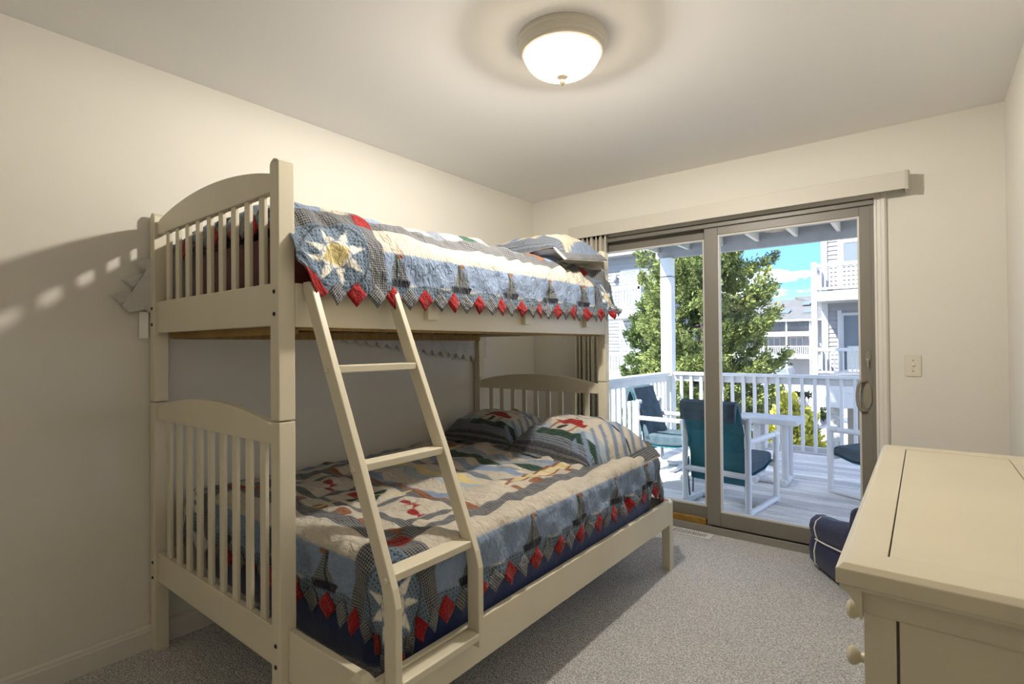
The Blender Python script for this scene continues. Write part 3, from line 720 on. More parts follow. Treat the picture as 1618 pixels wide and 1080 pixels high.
def grid_mesh(name, co, quads, uvs, cols, m, parent):
    if parent is not None:
        off = wloc(parent); co = co - np.array(off)
    me = bpy.data.meshes.new(name); nV, nF = len(co), len(quads)
    me.vertices.add(nV); me.vertices.foreach_set('co', co.astype(np.float32).ravel())
    me.loops.add(nF * 4); me.loops.foreach_set('vertex_index', quads.astype(np.int32).ravel())
    me.polygons.add(nF); me.polygons.foreach_set('loop_start', np.arange(0, nF * 4, 4, dtype=np.int32))
    me.polygons.foreach_set('use_smooth', np.ones(nF, bool))
    me.update(calc_edges=True)
    uvl = me.uv_layers.new(name='UVMap'); uvl.data.foreach_set('uv', uvs[quads.ravel()].astype(np.float32).ravel())
    if cols is not None:
        for nm, arr in (('Col', cols[0]), ('Pat', cols[1])):
            at = me.attributes.new(nm, 'FLOAT_COLOR', 'POINT'); at.data.foreach_set('color', np.concatenate([arr, np.ones((nV, 1))], 1).astype(np.float32).ravel())
    me.materials.append(MATS[m]); me.validate()
    o = bpy.data.objects.new(name, me); COL.objects.link(o)
    if parent is not None: o.parent = parent
    return o
def prairie_points(P, W, L, root, edges, spacing0=.075):
    """diamond tabs sewn along the hem, alternately red and gingham"""
    k = 0
    for (edge, a0, a1) in edges:
        big = edge == 'near' and a0 > 1.3; spacing = .115 if big else spacing0
        n = int(abs(a1 - a0) / spacing)
        for i in range(n):
            c = a0 + (i + .5) * (a1 - a0) / n; h = .062 if big else .042; vs = []; uvs = []
            dep = [-.010, .012, .034]                              # how far below the hem each row reaches
            rows = []
            N_ = 4
            for q in range(N_ + 1):
                for p in range(N_ + 1):
                    # square of side s turned by 45 degrees: (p,q) in 0..1
                    x = (p / N_ - q / N_) * h * .93; y = (p / N_ + q / N_ - 1) * h + .002
                    rows.append((x, y))
            al = np.array([c + x for x, y in rows]); ou = np.array([y for x, y in rows])
            if edge == 'front': tt, vv = -ou, al
            elif edge == 'near': tt, vv = al, -ou
            elif edge == 'wall': tt, vv = W + ou, al
            else: tt, vv = al, L + ou
            X, Y, Z = P(tt, vv)
            co = np.stack([X, Y, Z], 1)
            if edge == 'front': co[:, 0] += .0035
            elif edge == 'near' and c < 1.3: co[:, 1] -= .0035
            elif edge == 'wall': co[:, 0] += .004
            idx = np.arange((N_ + 1) ** 2).reshape(N_ + 1, N_ + 1)
            quads = np.stack([idx[:-1, :-1].ravel(), idx[1:, :-1].ravel(), idx[1:, 1:].ravel(), idx[:-1, 1:].ravel()], 1)
            red = k % 2 == 0; k += 1
            colr = REDC if red else GING * 1.15
            cols = (np.tile(colr, (len(co), 1)), np.tile(np.array((0, 0, .7) if red else (1, 0, 0.)), (len(co), 1)))
            lin = edge == 'wall' or (edge == 'near' and c > 1.3)
            o = grid_mesh('prairie_point', co, quads, np.stack([(al + ou) * .7071, (al - ou) * .7071], 1), None if lin else cols, 'lining' if lin else 'quilt', root)
            o.modifiers.new('th', 'SOLIDIFY').thickness = .002

LOW, LOL = 1.62, 2.283
ql = thing('quilt', 'nautical patchwork quilt with sailboat border and star corners covering the lower bunk', 'quilt', (-1.80, 1.85, .66), group=None)
cloth('quilt_top', P_lower, LOW, LOL, .0046, 0, ql)
cloth('lining', P_lower, LOW, LOL, .02, None, ql, 'lining', off=.005)
prairie_points(P_lower, LOW, LOL, ql, (('front', .02, LOL - .02), ('near', .03, 1.45)))
qu = thing('quilt', 'nautical patchwork quilt with sailboat border and star corners covering the upper bunk', 'quilt', (-1.95, 1.85, 1.74))
cloth('quilt_top', P_upper, UPW, UPL, .0046, 1, qu)
cloth('lining', P_upper, UPW, UPL, .02, None, qu, 'lining', off=.005)
prairie_points(P_upper, UPW, UPL, qu, (('front', .02, UPL), ('near', .42, 1.25), ('near', 1.38, UPW), ('wall', .0, UPL - .1)))
part('care_tag', MB().box(-2.548, -2.546, .752, .784, 1.29, 1.40), 'tag_white', qu)

# ================================================================== PILLOWS
def pillow(name, label, loc, rotz, tilt, w, dpt, th, style, roll=0.0):
    root = thing(name, label, 'pillow', loc, rotz); root.rotation_euler = (tilt, roll, rotz)
    n = 90; u = np.linspace(-1, 1, n + 1); U, Wv = np.meshgrid(u, u, indexing='ij'); U = U.ravel(); Wv = Wv.ravel()
    fl = .86                                                       # flange begins here
    prof = np.clip(1 - (np.abs(U) / fl) ** 3.2, 0, 1) ** .55 * np.clip(1 - (np.abs(Wv) / fl) ** 3.2, 0, 1) ** .55
    pin = 1 - .05 * (np.abs(U) ** 2) * (1 - np.abs(Wv) ** 2) * 0 - .04 * (1 - np.abs(Wv) ** 2) * np.abs(U) ** 6
    x = U * w / 2 * pin; y = Wv * dpt / 2 * (1 - .04 * (1 - U ** 2) * np.abs(Wv) ** 6)
    wr = .0045 * nA(x * 1.3, y) + .0035 * nB(x, y)
    zt_ = th * prof + .008 + wr * (.35 + prof) + .010 * np.sin(U * 7 + Wv * 3) * np.clip(np.abs(Wv) - fl, 0, 1) * 4
    zt_ = zt_ - .060 * np.clip(np.abs(U) - .80, 0, 1) / .2
    zb_ = -.060 * np.clip(np.abs(U) - .80, 0, 1) / .2 - th * .30 * prof + .002 + .010 * np.sin(U * 7 + Wv * 3) * np.clip(np.abs(Wv) - fl, 0, 1) * 4
    a = (np.arange(n)[:, None] * (n + 1) + np.arange(n)[None, :]).ravel(); quads = np.stack([a, a + n + 1, a + n + 2, a + 1], 1)
    cols = pillow_colour(U, Wv, style)
    grid_mesh('sham_front', np.stack([x, y, zt_], 1), quads, np.stack([x, y], 1), cols, 'quilt', root)
    s = 3; uu = np.arange(0, n + 1, s); idx = (uu[:, None] * (n + 1) + uu[None, :]); m_ = len(uu); k = idx.ravel()
    a2 = (np.arange(m_ - 1)[:, None] * m_ + np.arange(m_ - 1)[None, :]).ravel()
    grid_mesh('sham_back', np.stack([x[k], y[k], zb_[k]], 1), np.stack([a2, a2 + 1, a2 + m_ + 1, a2 + m_], 1), np.stack([x[k], y[k]], 1), None, 'lining', root)
    return root
def pillow_colour(U, Wv, style):
    n = len(U); C = np.tile(CREAM, (n, 1)); Pm = np.zeros((n, 3))
    def put(mask, col, pat=(0, 0, 0)): C[mask] = col; Pm[mask] = pat
    if style < 2:
        hx = .16 if style == 0 else .02
        put(Wv < .1, CREAM); put((Wv < -.34) & (U < hx - .18), np.array((.34, .40, .47))); put((Wv < -.30) & (Wv > -.48) & (U > hx + .30), np.array((.34, .40, .47)))
        put((Wv < -.50), GREYB * 1.5, (.7, 0, 0)); put((Wv < -.48) & (Wv > -.66) & (U > hx - .36), GREEN, (0, 0, .4))
        put((U < -.62) & (Wv < -.30) & (Wv > -.52), NAVY)
        # house: cream walls in a brown outline, dark door, red roof
        a = U - hx; b = Wv + .30
        put((np.abs(a) < .21) & (np.abs(b) < .20), BROWN, (0, 0, .3)); put((np.abs(a) < .165) & (b > -.20) & (b < .15), CREAM)
        put((np.abs(a + .01) < .045) & (b > -.18) & (b < .06), NAVY)
        put((b > .12) & (b < .34) & (np.abs(a) < .30 - (b - .12) * .75), REDC, (0, 0, .4)); put((b > .10) & (b < .22) & (np.abs(a - .27) < .06), REDC)
        put((np.abs(a + .05) < .035) & (np.abs(b - .42) < .03), NAVY); put((np.abs(a - .02) < .03) & (np.abs(b - .56) < .03), NAVY)
        # sky patches
        put((Wv > .22) & (((U * 2.3 + 1) % 1) < .42), np.array((.33, .40, .50))); put((Wv > .30) & (Wv < .34), NAVY)
        put((U > hx + .42) & (((U + Wv) * 4 % 1) < .4), BLUE * .85)
        put((Wv < -.80) | (Wv > .84) | (np.abs(U) > .86), GING * .9, (1, 0, 0))
        put((np.abs(Wv + .80) < .012), GREYB * .5)
    else:
        k = np.floor((U + .15 * Wv + 1) * 5).astype(int) % 3
        put(k == 0, BLUE * .75); put(k == 1, CREAM); put(k == 2, np.array((.50, .44, .33)))
        put((Wv < -.62), GREYB * 1.2, (.6, 0, .3)); put(np.abs(U) > .88, GING, (1, 0, 0)); put(Wv < -.88, WHITE)
    return C, Pm
pillow('pillow', 'quilted house-print pillow by the wall, lying on the lower bunk', (-2.13, 2.545, .690), math.radians(-2), math.radians(7), .68, .48, .135, 0)
pillow('pillow', 'quilted house-print pillow on the lower bunk at the open side, toward the glass door', (-1.495, 2.465, .690), math.radians(-12), math.radians(8), .70, .54, .145, 1, math.radians(2))
pillow('pillow', 'blue and cream striped pillow on the upper bunk', (-1.81, 2.555, 1.775), math.radians(-3), math.radians(5), .70, .44, .11, 2)

# ================================================================== DRESSER
dr = thing('dresser', 'cream painted dresser with inset panel top and round knobs by the right wall', 'dresser', (.08, 1.67, 0))
x0, x1, y0, y1, H = -.120, .292, 1.020, 2.320, .880
g = .0022
ix0, ix1, iy0, iy1 = x0 + .068, x1 - .085, y0 + .080, y1 - .075
tz0 = H - .034
tp = MB()
# top slab as four rails round a centre panel, with a thin gap; edge chamfered by bevel
def slab(nm, a0, a1, b0, b1): return part(nm, MB().box(a0, a1, b0, b1, tz0, H), 'dresser_paint', dr)
ch = .010
prof_outer = lambda: None
slabm = MB()
ring_o = [(x0, y0), (x1, y0), (x1, y1), (x0, y1)]; ring_t = [(x0 + ch, y0 + ch), (x1 - ch, y0 + ch), (x1 - ch, y1 - ch), (x0 + ch, y1 - ch)]
ring_i = [(ix0, iy0), (ix1, iy0), (ix1, iy1), (ix0, iy1)]
vs = [(a, b, tz0) for a, b in ring_o] + [(a, b, H - ch * .9) for a, b in ring_o] + [(a, b, H) for a, b in ring_t] + [(a, b, H) for a, b in ring_i] + [(a, b, tz0) for a, b in ring_i]
fs = []
for r0 in (0, 4, 8, 12):
    for k in range(4): fs.append((r0 + k, r0 + (k + 1) % 4, r0 + 4 + (k + 1) % 4, r0 + 4 + k))
for k in range(4): fs.append((16 + k, 16 + (k + 1) % 4, (k + 1) % 4, k))
part('top', MB().add(vs, fs), 'dresser_paint', dr, bevel=.0015)
part('top_inset', MB().box(ix0 + g, ix1 - g, iy0 + g, iy1 - g, tz0 + .001, H - .0012), 'dresser_paint', dr, bevel=.001)
part('top_core', MB().box(ix0, ix1, iy0, iy1, tz0 - .004, tz0), 'dresser_paint', dr)
# cove moulding round three sides
bx0, by0, by1, bz = x0 + .036, y0 + .036, y1 - .036, .792
cv = [(0, 0), (.004, .004), (.006, .012), (.010, .026), (.018, .038), (.028, .045), (.031, .047), (.031, .054), (0, .054)]
cm = MB()
cm.prism([(bx0 - p[0], bz + p[1]) for p in cv], by0 - .031, by1 + .031, 'y')
part('cove_moulding', cm, 'dresser_paint', dr, smooth=True)
part('cove_moulding', MB().prism([(by0 - p[0], bz + p[1]) for p in cv], bx0 - .0, x1, 'x'), 'dresser_paint', dr, smooth=True)
part('cove_moulding', MB().prism([(by1 + p[0], bz + p[1]) for p in cv], bx0 - .0, x1, 'x'), 'dresser_paint', dr, smooth=True)
part('body', MB().box(bx0 + .012, x1, by0 + .026, by1 - .006, .06, tz0 - .004), 'dresser_paint', dr, bevel=.002)
part('side_panel', MB().box(bx0 + .048, x1 - .02, by0 + .001, by0 + .028, .10, .792), 'dresser_paint', dr, bevel=.001)
part('corner_post', MB().box(bx0, bx0 + .044, by0, by0 + .03, 0, .80), 'dresser_paint', dr, bevel=.002)
part('corner_post', MB().box(bx0, bx0 + .044, by1 - .03, by1, 0, .80), 'dresser_paint', dr, bevel=.002)
part('corner_post', MB().box(x1 - .04, x1, by0, by0 + .03, 0, .80), 'dresser_paint', dr, bevel=.002)
for ri, (za, zb) in enumerate(((.732, .790), (.632, .724), (.345, .624), (.085, .337))):
    cols_ = [(by0 + .034, 1.452), (1.460, 1.880), (1.888, by1 - .034)] if ri < 2 else [(by0 + .034, 1.666), (1.674, by1 - .034)]
    for (ya, yb) in cols_:
        dw = part('drawer', MB().box(bx0 + .0, bx0 + .014, ya, yb, za, zb), 'dresser_paint', dr, bevel=.003)
        for f_ in (.12, .88) if ri < 2 else (.2, .8):
            yk = ya + (yb - ya) * f_
            part('knob', MB().lathe([(.011, .002), (.009, -.006), (.008, -.011), (.013, -.016), (.0165, -.021), (.0165, -.026), (.012, -.031), (.003, -.033)], (bx0, yk, (za + zb) / 2), 20, 'x'), 'dresser_paint', dw, smooth=True)

# ================================================================== CHILD ARMCHAIR (navy, white piping)
Fv = Vector((-.56, .83, 0)).normalized(); rz = math.atan2(-Fv.x, Fv.y)
ac = thing('armchair', 'small navy velour armchair with white piping tucked between dresser and door', 'armchair', (-.255, 3.235, 0), rz)
# local: faces +y, x to its right; arms at x = -/+ .21
def arm_profile(h):   # (x, z) section of a rolled arm, outer side at negative x
    pts = [(.055, .02), (.060, .10), (.058, .17), (.064, .22), (.056, .26), (.030, .285), (-.012, .285), (-.040, .262), (-.050, .225), (-.042, .185), (-.034, .165), (-.044, .14), (-.052, .10), (-.048, .04), (-.03, .015), (.03, .012)]
    return [(p[0], p[1] * h) for p in pts]
def arm(sign, nm):
    b = MB(); ys = [-.235, -.215, -.10, .06, .19, .222, .232]; sc_ = [.94, 1.0, 1, 1, 1, .985, .93]; hh = [1.28, 1.30, 1.20, 1.06, 1.0, 1.0, 1.0] if sign < 0 else [.95, .95, .88, .8, .74, .72, .70]
    n = 16; vs = []
    for y, s, h in zip(ys, sc_, hh):
        for (px, pz) in arm_profile(h): vs.append((sign * .112 * 1 + (-sign if sign > 0 else 1) * 0 + (px if sign < 0 else -px) * s + 0, y, .01 + (pz - .14 * h) * s + .14 * h))
    fs = []
    for i in range(len(ys) - 1):
        fs += [(i * n + k, i * n + (k + 1) % n, (i + 1) * n + (k + 1) % n, (i + 1) * n + k) for k in range(n)]
    fs += [tuple(range(n - 1, -1, -1)), tuple(range((len(ys) - 1) * n, len(ys) * n))]
    if sign > 0: fs = [f[::-1] for f in fs]
    o = part('arm', b.add(vs, fs), 'navy_velour', ac, smooth=True)
    pr = arm_profile(1.0 if sign < 0 else .75); loop = [(sign * .112 + (px if sign < 0 else -px) * 1.015, .165, .01 + pz) for (px, pz) in pr]
    part('piping', MB().tube(loop + [loop[0], loop[1]], .0042, 8), 'piping', o, smooth=True)
    side = [(sign * .112 + (-.046 if sign < 0 else .046), y, .176 * h_) for y, h_ in ((.165, 1.0), (.06, 1.05), (-.10, 1.17), (-.225, 1.28))]
    part('piping', MB().tube(side, .0042, 8), 'piping', o, smooth=True)
arm(-1, 'arm'); arm(1, 'arm')
part('seat', MB().box(-.06, .06, -.20, .215, .02, .17), 'navy_velour', ac, bevel=.03)
part('backrest', MB().prism([(-.235, .02), (-.10, .02), (-.12, .30), (-.15, .43), (-.19, .46), (-.225, .45), (-.245, .38)], -.15, .15, 'x'), 'navy_velour', ac, bevel=.025)

# ================================================================== DECK
ZD = -.10
deck = struct_root('deck', (-.9, 5.6, ZD))
mat('deck_board_grey', (0.488, 0.468, 0.452), 0.78, noise=(3, .2, (1, 9, 9)), bump=(12, .4, .004, (.4, 9, 9))); mat('deck_board_pale', (0.706, 0.690, 0.658), 0.75, noise=(3, .15, (1, 9, 9)), bump=(12, .4, .004, (.4, 9, 9)))
dp = None; bw = .137; y = YB + .145; i = 0
while y < 7.42:
    nm = 'plank'
    b = MB().box(-3.05, 2.2, y, y + bw - .017, ZD - .03 + random.uniform(-.001, .001), ZD + random.uniform(-.0012, .0012))
    part(nm, b, random.choice(('deck_board', 'deck_board', 'deck_board_grey', 'deck_board_pale')), deck, bevel=.003); y += bw
part('joist', MB().box(-3.05, 2.2, YB + .14, YB + .18, ZD - .22, ZD - .032), 'white_paint', deck)
part('joist', MB().box(-3.05, 2.2, 7.36, 7.40, ZD - .26, ZD - .032), 'white_paint', deck)
# railings
def railing(name, label, axis, fixed, a0, a1, first, spacing, zt, zb_top, zb_bot, group):
    r = thing(name, label, 'railing', (fixed if axis == 'y' else (a0 + a1) / 2, (a0 + a1) / 2 if axis == 'y' else fixed, zb_bot), group=None)
    def bx(a, b, c, d, z0, z1): return MB().box(a, b, c, d, z0, z1) if axis == 'x' else MB().box(c, d, a, b, z0, z1)
    part('cap_rail', bx(a0, a1, fixed - .045, fixed + .095, zt - .038, zt), 'rail_paint', r, bevel=.004)
    part('top_rail', bx(a0, a1, fixed + .0205, fixed + .058, zt - .125, zt - .038), 'rail_paint', r, bevel=.003)
    part('bottom_rail', bx(a0, a1, fixed + .0205, fixed + .058, zb_bot, zb_top), 'rail_paint', r, bevel=.003)
    s = None; a = first
    while a < a1 - .03:
        if s is None:
            s = part('baluster', bx(a - .019, a + .019, fixed - .018, fixed + .020, zb_bot + .004, zt - .038), 'rail_paint', r, bevel=.003); s0 = a
        else: share('baluster', s, r, ((a - s0) if axis == 'x' else 0, (a - s0) if axis == 'y' else 0, 0))
        a += spacing
    return r
railing('deck_railing', 'white wooden deck railing along the outer edge facing the trees', 'x', 7.30, -2.80, 2.2, -1.732 - 7 * .1373, .1373, .862, -.020, -.085, None)
railing('deck_railing', 'white wooden deck railing running out from the house to the corner post', 'y', -2.93, YB + .16, 7.26, YB + .24, .137, .855, -.020, -.085, None)
pp = thing('porch_post', 'thick white square corner post holding up the deck roof', 'post', (-2.91, 7.375, ZD))
part('shaft', MB().box(-2.99, -2.828, 7.30, 7.45, ZD, 2.50), 'rail_paint', pp, bevel=.006)
part('base_trim', MB().box(-3.0, -2.818, 7.29, 7.46, ZD, ZD + .09), 'rail_paint', pp, bevel=.004)
part('bracket', MB().box(-2.993, -2.825, 7.297, 7.453, 2.22, 2.235), 'bolt', pp)
# upper deck: joists running out from the house, boards above, outer beam
rf = struct_root('deck_roof', (-.9, 5.6, 2.55))
for k in range(13):
    x = -3.02 + .452 * k - .0
    xj = -2.59 - .452 + .452 * k
    part('joist', MB().box(xj - .02, xj + .02, YB + .14, 7.36, 2.585, 2.79), 'joist_paint', rf, bevel=.002)
part('beam', MB().box(-3.08, 2.2, 7.36, 7.44, 2.50, 2.80), 'roof_ply', rf, bevel=.003)
part('ledger', MB().box(-3.08, 2.2, YB + .14, YB + .18, 2.585, 2.79), 'joist_paint', rf)
for k in range(14):
    ya = YB + .14 + k * .2785; part('roof_board', MB().box(-3.1, 2.2, ya, ya + .2765, 2.79, 2.825), 'roof_ply', rf)

# ================================================================== PATIO CHAIRS
def patio_chair(label, loc, rot):
    c = thing('patio_chair', label, 'patio chair', loc, rot, group='white pipe patio chairs on the deck'); R = .024; hw = .262; D = .60
    for s in (-1, 1):
        x = s * hw
        part('rear_upright', MB().tube([(x, 0, .02), (x, 0, .74)], R).sphere((x, 0, .74), R * 1.18).tube([(x, 0, .53), (x, 0, .62)], R * 1.16).tube([(x, 0, .68), (x, 0, .745)], R * 1.16).tube([(x, 0, .0), (x, 0, .07)], R * 1.16), 'pvc', c, smooth=True)
        part('front_upright', MB().tube([(x, D, .02), (x, D, .575)], R).sphere((x, D, .575), R * 1.18).tube([(x, D, .50), (x, D, .575)], R * 1.16).tube([(x, D, 0), (x, D, .07)], R * 1.16).tube([(x, D, .28), (x, D, .36)], R * 1.16), 'pvc', c, smooth=True)
        part('armrest', MB().tube([(x, .0, .575), (x, D, .575)], R).tube([(x, D - .07, .575), (x, D, .575)], R * 1.16), 'pvc', c, smooth=True)
        part('runner', MB().tube([(x, 0, .025), (x, D, .025)], R), 'pvc', c, smooth=True)
    part('crossbar', MB().tube([(-hw, 0, .74), (-hw + .06, 0, .74)], R).tube([(hw - .06, 0, .74), (hw, 0, .74)], R), 'pvc', c, smooth=True)
    part('crossbar', MB().tube([(-hw, 0.0, .31), (hw, 0.0, .31)], R), 'pvc', c, smooth=True)
    part('crossbar', MB().tube([(-hw, D, .32), (hw, D, .32)], R), 'pvc', c, smooth=True)
    part('crossbar', MB().tube([(-hw, D * .5, .025), (hw, D * .5, .025)], R), 'pvc', c, smooth=True)
    # sling: back leans over the rear bars, seat runs forward
    bk = [(.12, .30), (.06, .42), (-.02, .64), (-.075, .80), (-.105, .865)]
    def strip(nm, path, th, m, w, bev, par=c):
        up_ = []; lo_ = []
        for i, (yy, zz) in enumerate(path):
            q = path[min(i + 1, len(path) - 1)]; p = path[max(i - 1, 0)]; ty, tz = q[0] - p[0], q[1] - p[1]; l = math.hypot(ty, tz); ny, nz_ = -tz / l, ty / l
            lo_.append((yy, zz)); up_.append((yy - ny * th, zz - nz_ * th) if False else (yy + abs(nz_) * 0 - ny * th, zz - nz_ * th))
        return part(nm, MB().prism(lo_ + up_[::-1], -w, w, 'x'), m, par, bevel=bev)
    strip('sling_back', [(-.105, .865), (-.075, .80), (-.02, .64), (.035, .42), (.05, .22)], -.008, 'sling_teal', hw - .03, 0)
    strip('sling_seat', [(.02, .305), (.20, .285), (.42, .295), (D, .345)], -.008, 'sling_teal', hw - .03, 0)
    # cushion in two pads, with a flap folded over the back top
    part('back_cushion', MB().prism([(.135, .345), (.075, .50), (.02, .66), (-.035, .81), (-.060, .885), (-.105, .900), (-.150, .885), (-.160, .83), (-.150, .735), (-.138, .735), (-.128, .80), (-.108, .845), (-.070, .82), (-.012, .65), (.045, .43), (.065, .345)], -hw + .035, hw - .035, 'x'), 'cushion', c, bevel=.012)
    part('seat_cushion', MB().prism([(.05, .315), (.05, .395), (.12, .412), (.35, .410), (.56, .425), (.60, .405), (.60, .350), (.42, .312), (.20, .297)], -hw + .035, hw - .035, 'x'), 'cushion', c, bevel=.016)
    for s in (-1, 1):
        part('tie_strap', MB().tube([(s * (hw - .02), .03, .40), (s * (hw - .015), .02, .25), (s * (hw - .025), .03, .07)], .006, 6), 'strap', c)
        part('tie_strap', MB().tube([(s * (hw - .03), .045, .40), (s * (hw - .045), .05, .27), (s * (hw - .04), .055, .10)], .006, 6), 'strap', c)
    return c
patio_chair('white pipe chair with blue cushion, its back to the glass door', (-1.342, 4.372, ZD), math.radians(-7.5))
patio_chair('white pipe chair with teal sling beside the side rail of the deck', (-2.385, 5.470, ZD), math.radians(-93))
patio_chair('white pipe chair with blue cushion facing the small deck table from the door handle side', (-.02, 5.45, ZD), math.radians(62))
tb = thing('patio_table', 'small white pipe side table with rectangular top on the deck', 'table', (-1.18, 5.64, ZD))
part('table_top', MB().box(-1.50, -.925, 5.42, 5.86, .480, .530), 'rail_paint', tb, bevel=.006)
for x in (-1.30, -1.05):
    part('leg', MB().tube([(x, 5.53, ZD + .02), (x, 5.53, .482)], .032), 'pvc', tb, smooth=True)
    part('leg', MB().tube([(x, 5.75, ZD + .02), (x, 5.75, .482)], .032), 'pvc', tb, smooth=True)
    part('foot_bar', MB().tube([(x, 5.45, ZD + .03), (x, 5.83, ZD + .03)], .030), 'pvc', tb, smooth=True)
part('foot_bar', MB().tube([(-1.30, 5.53, ZD + .03), (-1.05, 5.53, ZD + .03)], .028), 'pvc', tb, smooth=True)

# ================================================================== GROUND AND BUILDINGS
GZ = -3.0
struct('ground', MB().box(-70, 60, YB + .3, 130, GZ - .3, GZ), 'asphalt')
def siding(x0, x1, y, z0, z1, step=.16, face=-1):
    """lapped clapboards facing -y"""
    b = MB(); z = z0
    while z < z1 - 1e-6:
        zt = min(z + step, z1); b.add([(x0, y - .045, z), (x1, y - .045, z), (x1, y - .004, zt), (x0, y - .004, zt), (x0, y + .15, z), (x1, y + .15, z), (x1, y + .15, zt), (x0, y + .15, zt)],
              [(0, 1, 2, 3), (0, 4, 5, 1), (3, 2, 6, 7), (1, 5, 6, 2), (0, 3, 7, 4), (4, 7, 6, 5)]); z = zt
    return b
def siding_x(x, y0, y1, z0, z1, step=.16):
    """lapped clapboards facing +x"""
    b = MB(); z = z0
    while z < z1 - 1e-6:
        zt = min(z + step, z1); b.add([(x + .045, y0, z), (x + .045, y1, z), (x + .004, y1, zt), (x + .004, y0, zt), (x - .15, y0, z), (x - .15, y1, z), (x - .15, y1, zt), (x - .15, y0, zt)],
              [(0, 1, 2, 3), (0, 4, 5, 1), (3, 2, 6, 7), (1, 5, 6, 2), (0, 3, 7, 4), (4, 7, 6, 5)]); z = zt
    return b
def slider(bld, x0, x1, y, z0, z1, mull=True):
    f = MB().box(x0, x0 + .09, y - .05, y + .02, z0, z1).box(x1 - .09, x1, y - .05, y + .02, z0, z1).box(x0 + .09, x1 - .09, y - .05, y + .02, z1 - .1, z1).box(x0 + .09, x1 - .09, y - .05, y + .02, z0, z0 + .1)
    xm = (x0 + x1) / 2
    if mull: f.box(xm - .05, xm + .05, y - .05, y + .02, z0 + .1, z1 - .1)
    w = part('window', f, 'white_paint', bld)
    if mull:
        part('pane', MB().box(x0 + .09, xm - .05, y - .03, y - .02, z0 + .1, z1 - .1), 'curtain', w); part('pane', MB().box(xm + .05, x1 - .09, y - .03, y - .02, z0 + .1, z1 - .1), 'curtain', w)
    else: part('pane', MB().box(x0 + .09, x1 - .09, y - .03, y - .02, z0 + .1, z1 - .1), 'window_dark', w)
def balcony(bld, x0, x1, y0, y1, zf, zr, slab=.30, sp=.135, sides=(), bwid=.045, z_under=None):
    part('balcony_floor', MB().box(x0, x1, y0, y1, zf - slab, zf), 'white_paint', bld)
    r = part('balcony_rail', MB().box(x0, x1, y0, y0 + .10, zr - .12, zr).box(x0, x1, y0 + .02, y0 + .08, zf + .06, zf + .14), 'white_paint', bld)
    s = None; x = x0 + .16
    while x < x1 - .08:
        if s is None: s = part('baluster', MB().box(x - bwid / 2, x + bwid / 2, y0 + .03, y0 + .075, zf + .14, zr - .12), 'white_paint', r); s0 = x
        else: share('baluster', s, r, (x - s0, 0, 0))
        x += sp
    for sx in sides:
        q = part('balcony_rail', MB().box(sx - .05, sx + .05, y0 + .1, y1, zr - .12, zr).box(sx - .03, sx + .03, y0 + .1, y1, zf + .06, zf + .14), 'white_paint', bld)
        s = None; y_ = y0 + .22
        while y_ < y1 - .05:
            if s is None: s = part('baluster', MB().box(sx - .022, sx + .022, y_ - bwid / 2, y_ + bwid / 2, zf + .14, zr - .12), 'white_paint', q); s1 = y_
            else: share('baluster', s, q, (0, y_ - s1, 0))
            y_ += sp
# ---- left building
bl = thing('apartment_building', 'white clapboard apartment block with stacked balconies behind the corner post', 'building', (-12.4, 23.5, GZ))
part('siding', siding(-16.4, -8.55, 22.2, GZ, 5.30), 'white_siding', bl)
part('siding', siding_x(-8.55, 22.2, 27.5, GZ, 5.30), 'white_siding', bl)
part('corner_board', MB().box(-8.70, -8.50, 22.13, 22.3, GZ, 5.30), 'white_paint', bl)
part('roof', MB().prism([(-17.0, 5.30), (-8.0, 5.30), (-8.0, 5.52), (-12.4, 7.4), (-17.0, 5.52)], 21.55, 28.0, 'y'), 'white_siding', bl)
slider(bl, -11.0, -9.30, 22.2, 2.76, 4.72); slider(bl, -11.05, -10.15, 22.2, .20, 2.30); slider(bl, -14.6, -12.9, 22.2, 2.76, 4.72)
balcony(bl, -10.9, -9.06, 20.0, 22.2, 2.72, 3.66, slab=.34, sides=(-9.11,)); balcony(bl, -10.9, -9.06, 20.0, 22.2, .05, .95, slab=.34, sides=(-9.11,))
part('column', MB().box(-9.28, -9.06, 20.0, 20.2, GZ, 2.38), 'white_paint', bl); part('column', MB().box(-9.16, -9.02, 20.0, 20.14, 2.72, 3.80), 'white_paint', bl)
part('wall_lamp', MB().lathe([(.09, 0), (.12, .05), (.12, .2), (.06, .28)], (-11.25, 22.05, 4.25), 10), 'concrete', bl, smooth=True)
# ---- right building
br = thing('apartment_building', 'white clapboard apartment block with two balconies on stone piers beyond the railing', 'building', (1.0, 24.0, GZ))
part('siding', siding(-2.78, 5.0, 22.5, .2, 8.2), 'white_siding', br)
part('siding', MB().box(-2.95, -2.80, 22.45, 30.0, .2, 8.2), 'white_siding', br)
part('corner_board', MB().box(-2.96, -2.76, 22.42, 22.62, .2, 8.2), 'white_paint', br)
slider(br, -2.33, -.9, 22.48, 4.10, 5.0, False); slider(br, -2.36, -.6, 22.48, .20, 2.36, False)
part('window_casing', MB().box(-2.46, -2.33, 22.42, 22.5, .2, 2.46), 'white_paint', br); part('window_casing', MB().box(-2.43, -2.33, 22.42, 22.5, 3.3, 5.12), 'white_paint', br)
balcony(br, -3.08, 4.5, 21.0, 22.5, 3.06, 4.03, slab=.33, sp=.128, sides=(-3.03,)); balcony(br, -3.08, 4.5, 21.0, 22.5, .16, 1.10, slab=.62, sp=.128, sides=(-3.03,))
part('column', MB().box(-3.085, -2.91, 20.99, 21.16, .16, 2.74), 'white_paint', br); part('column', MB().box(-3.085, -2.91, 20.99, 21.16, 3.06, 4.10), 'white_paint', br)
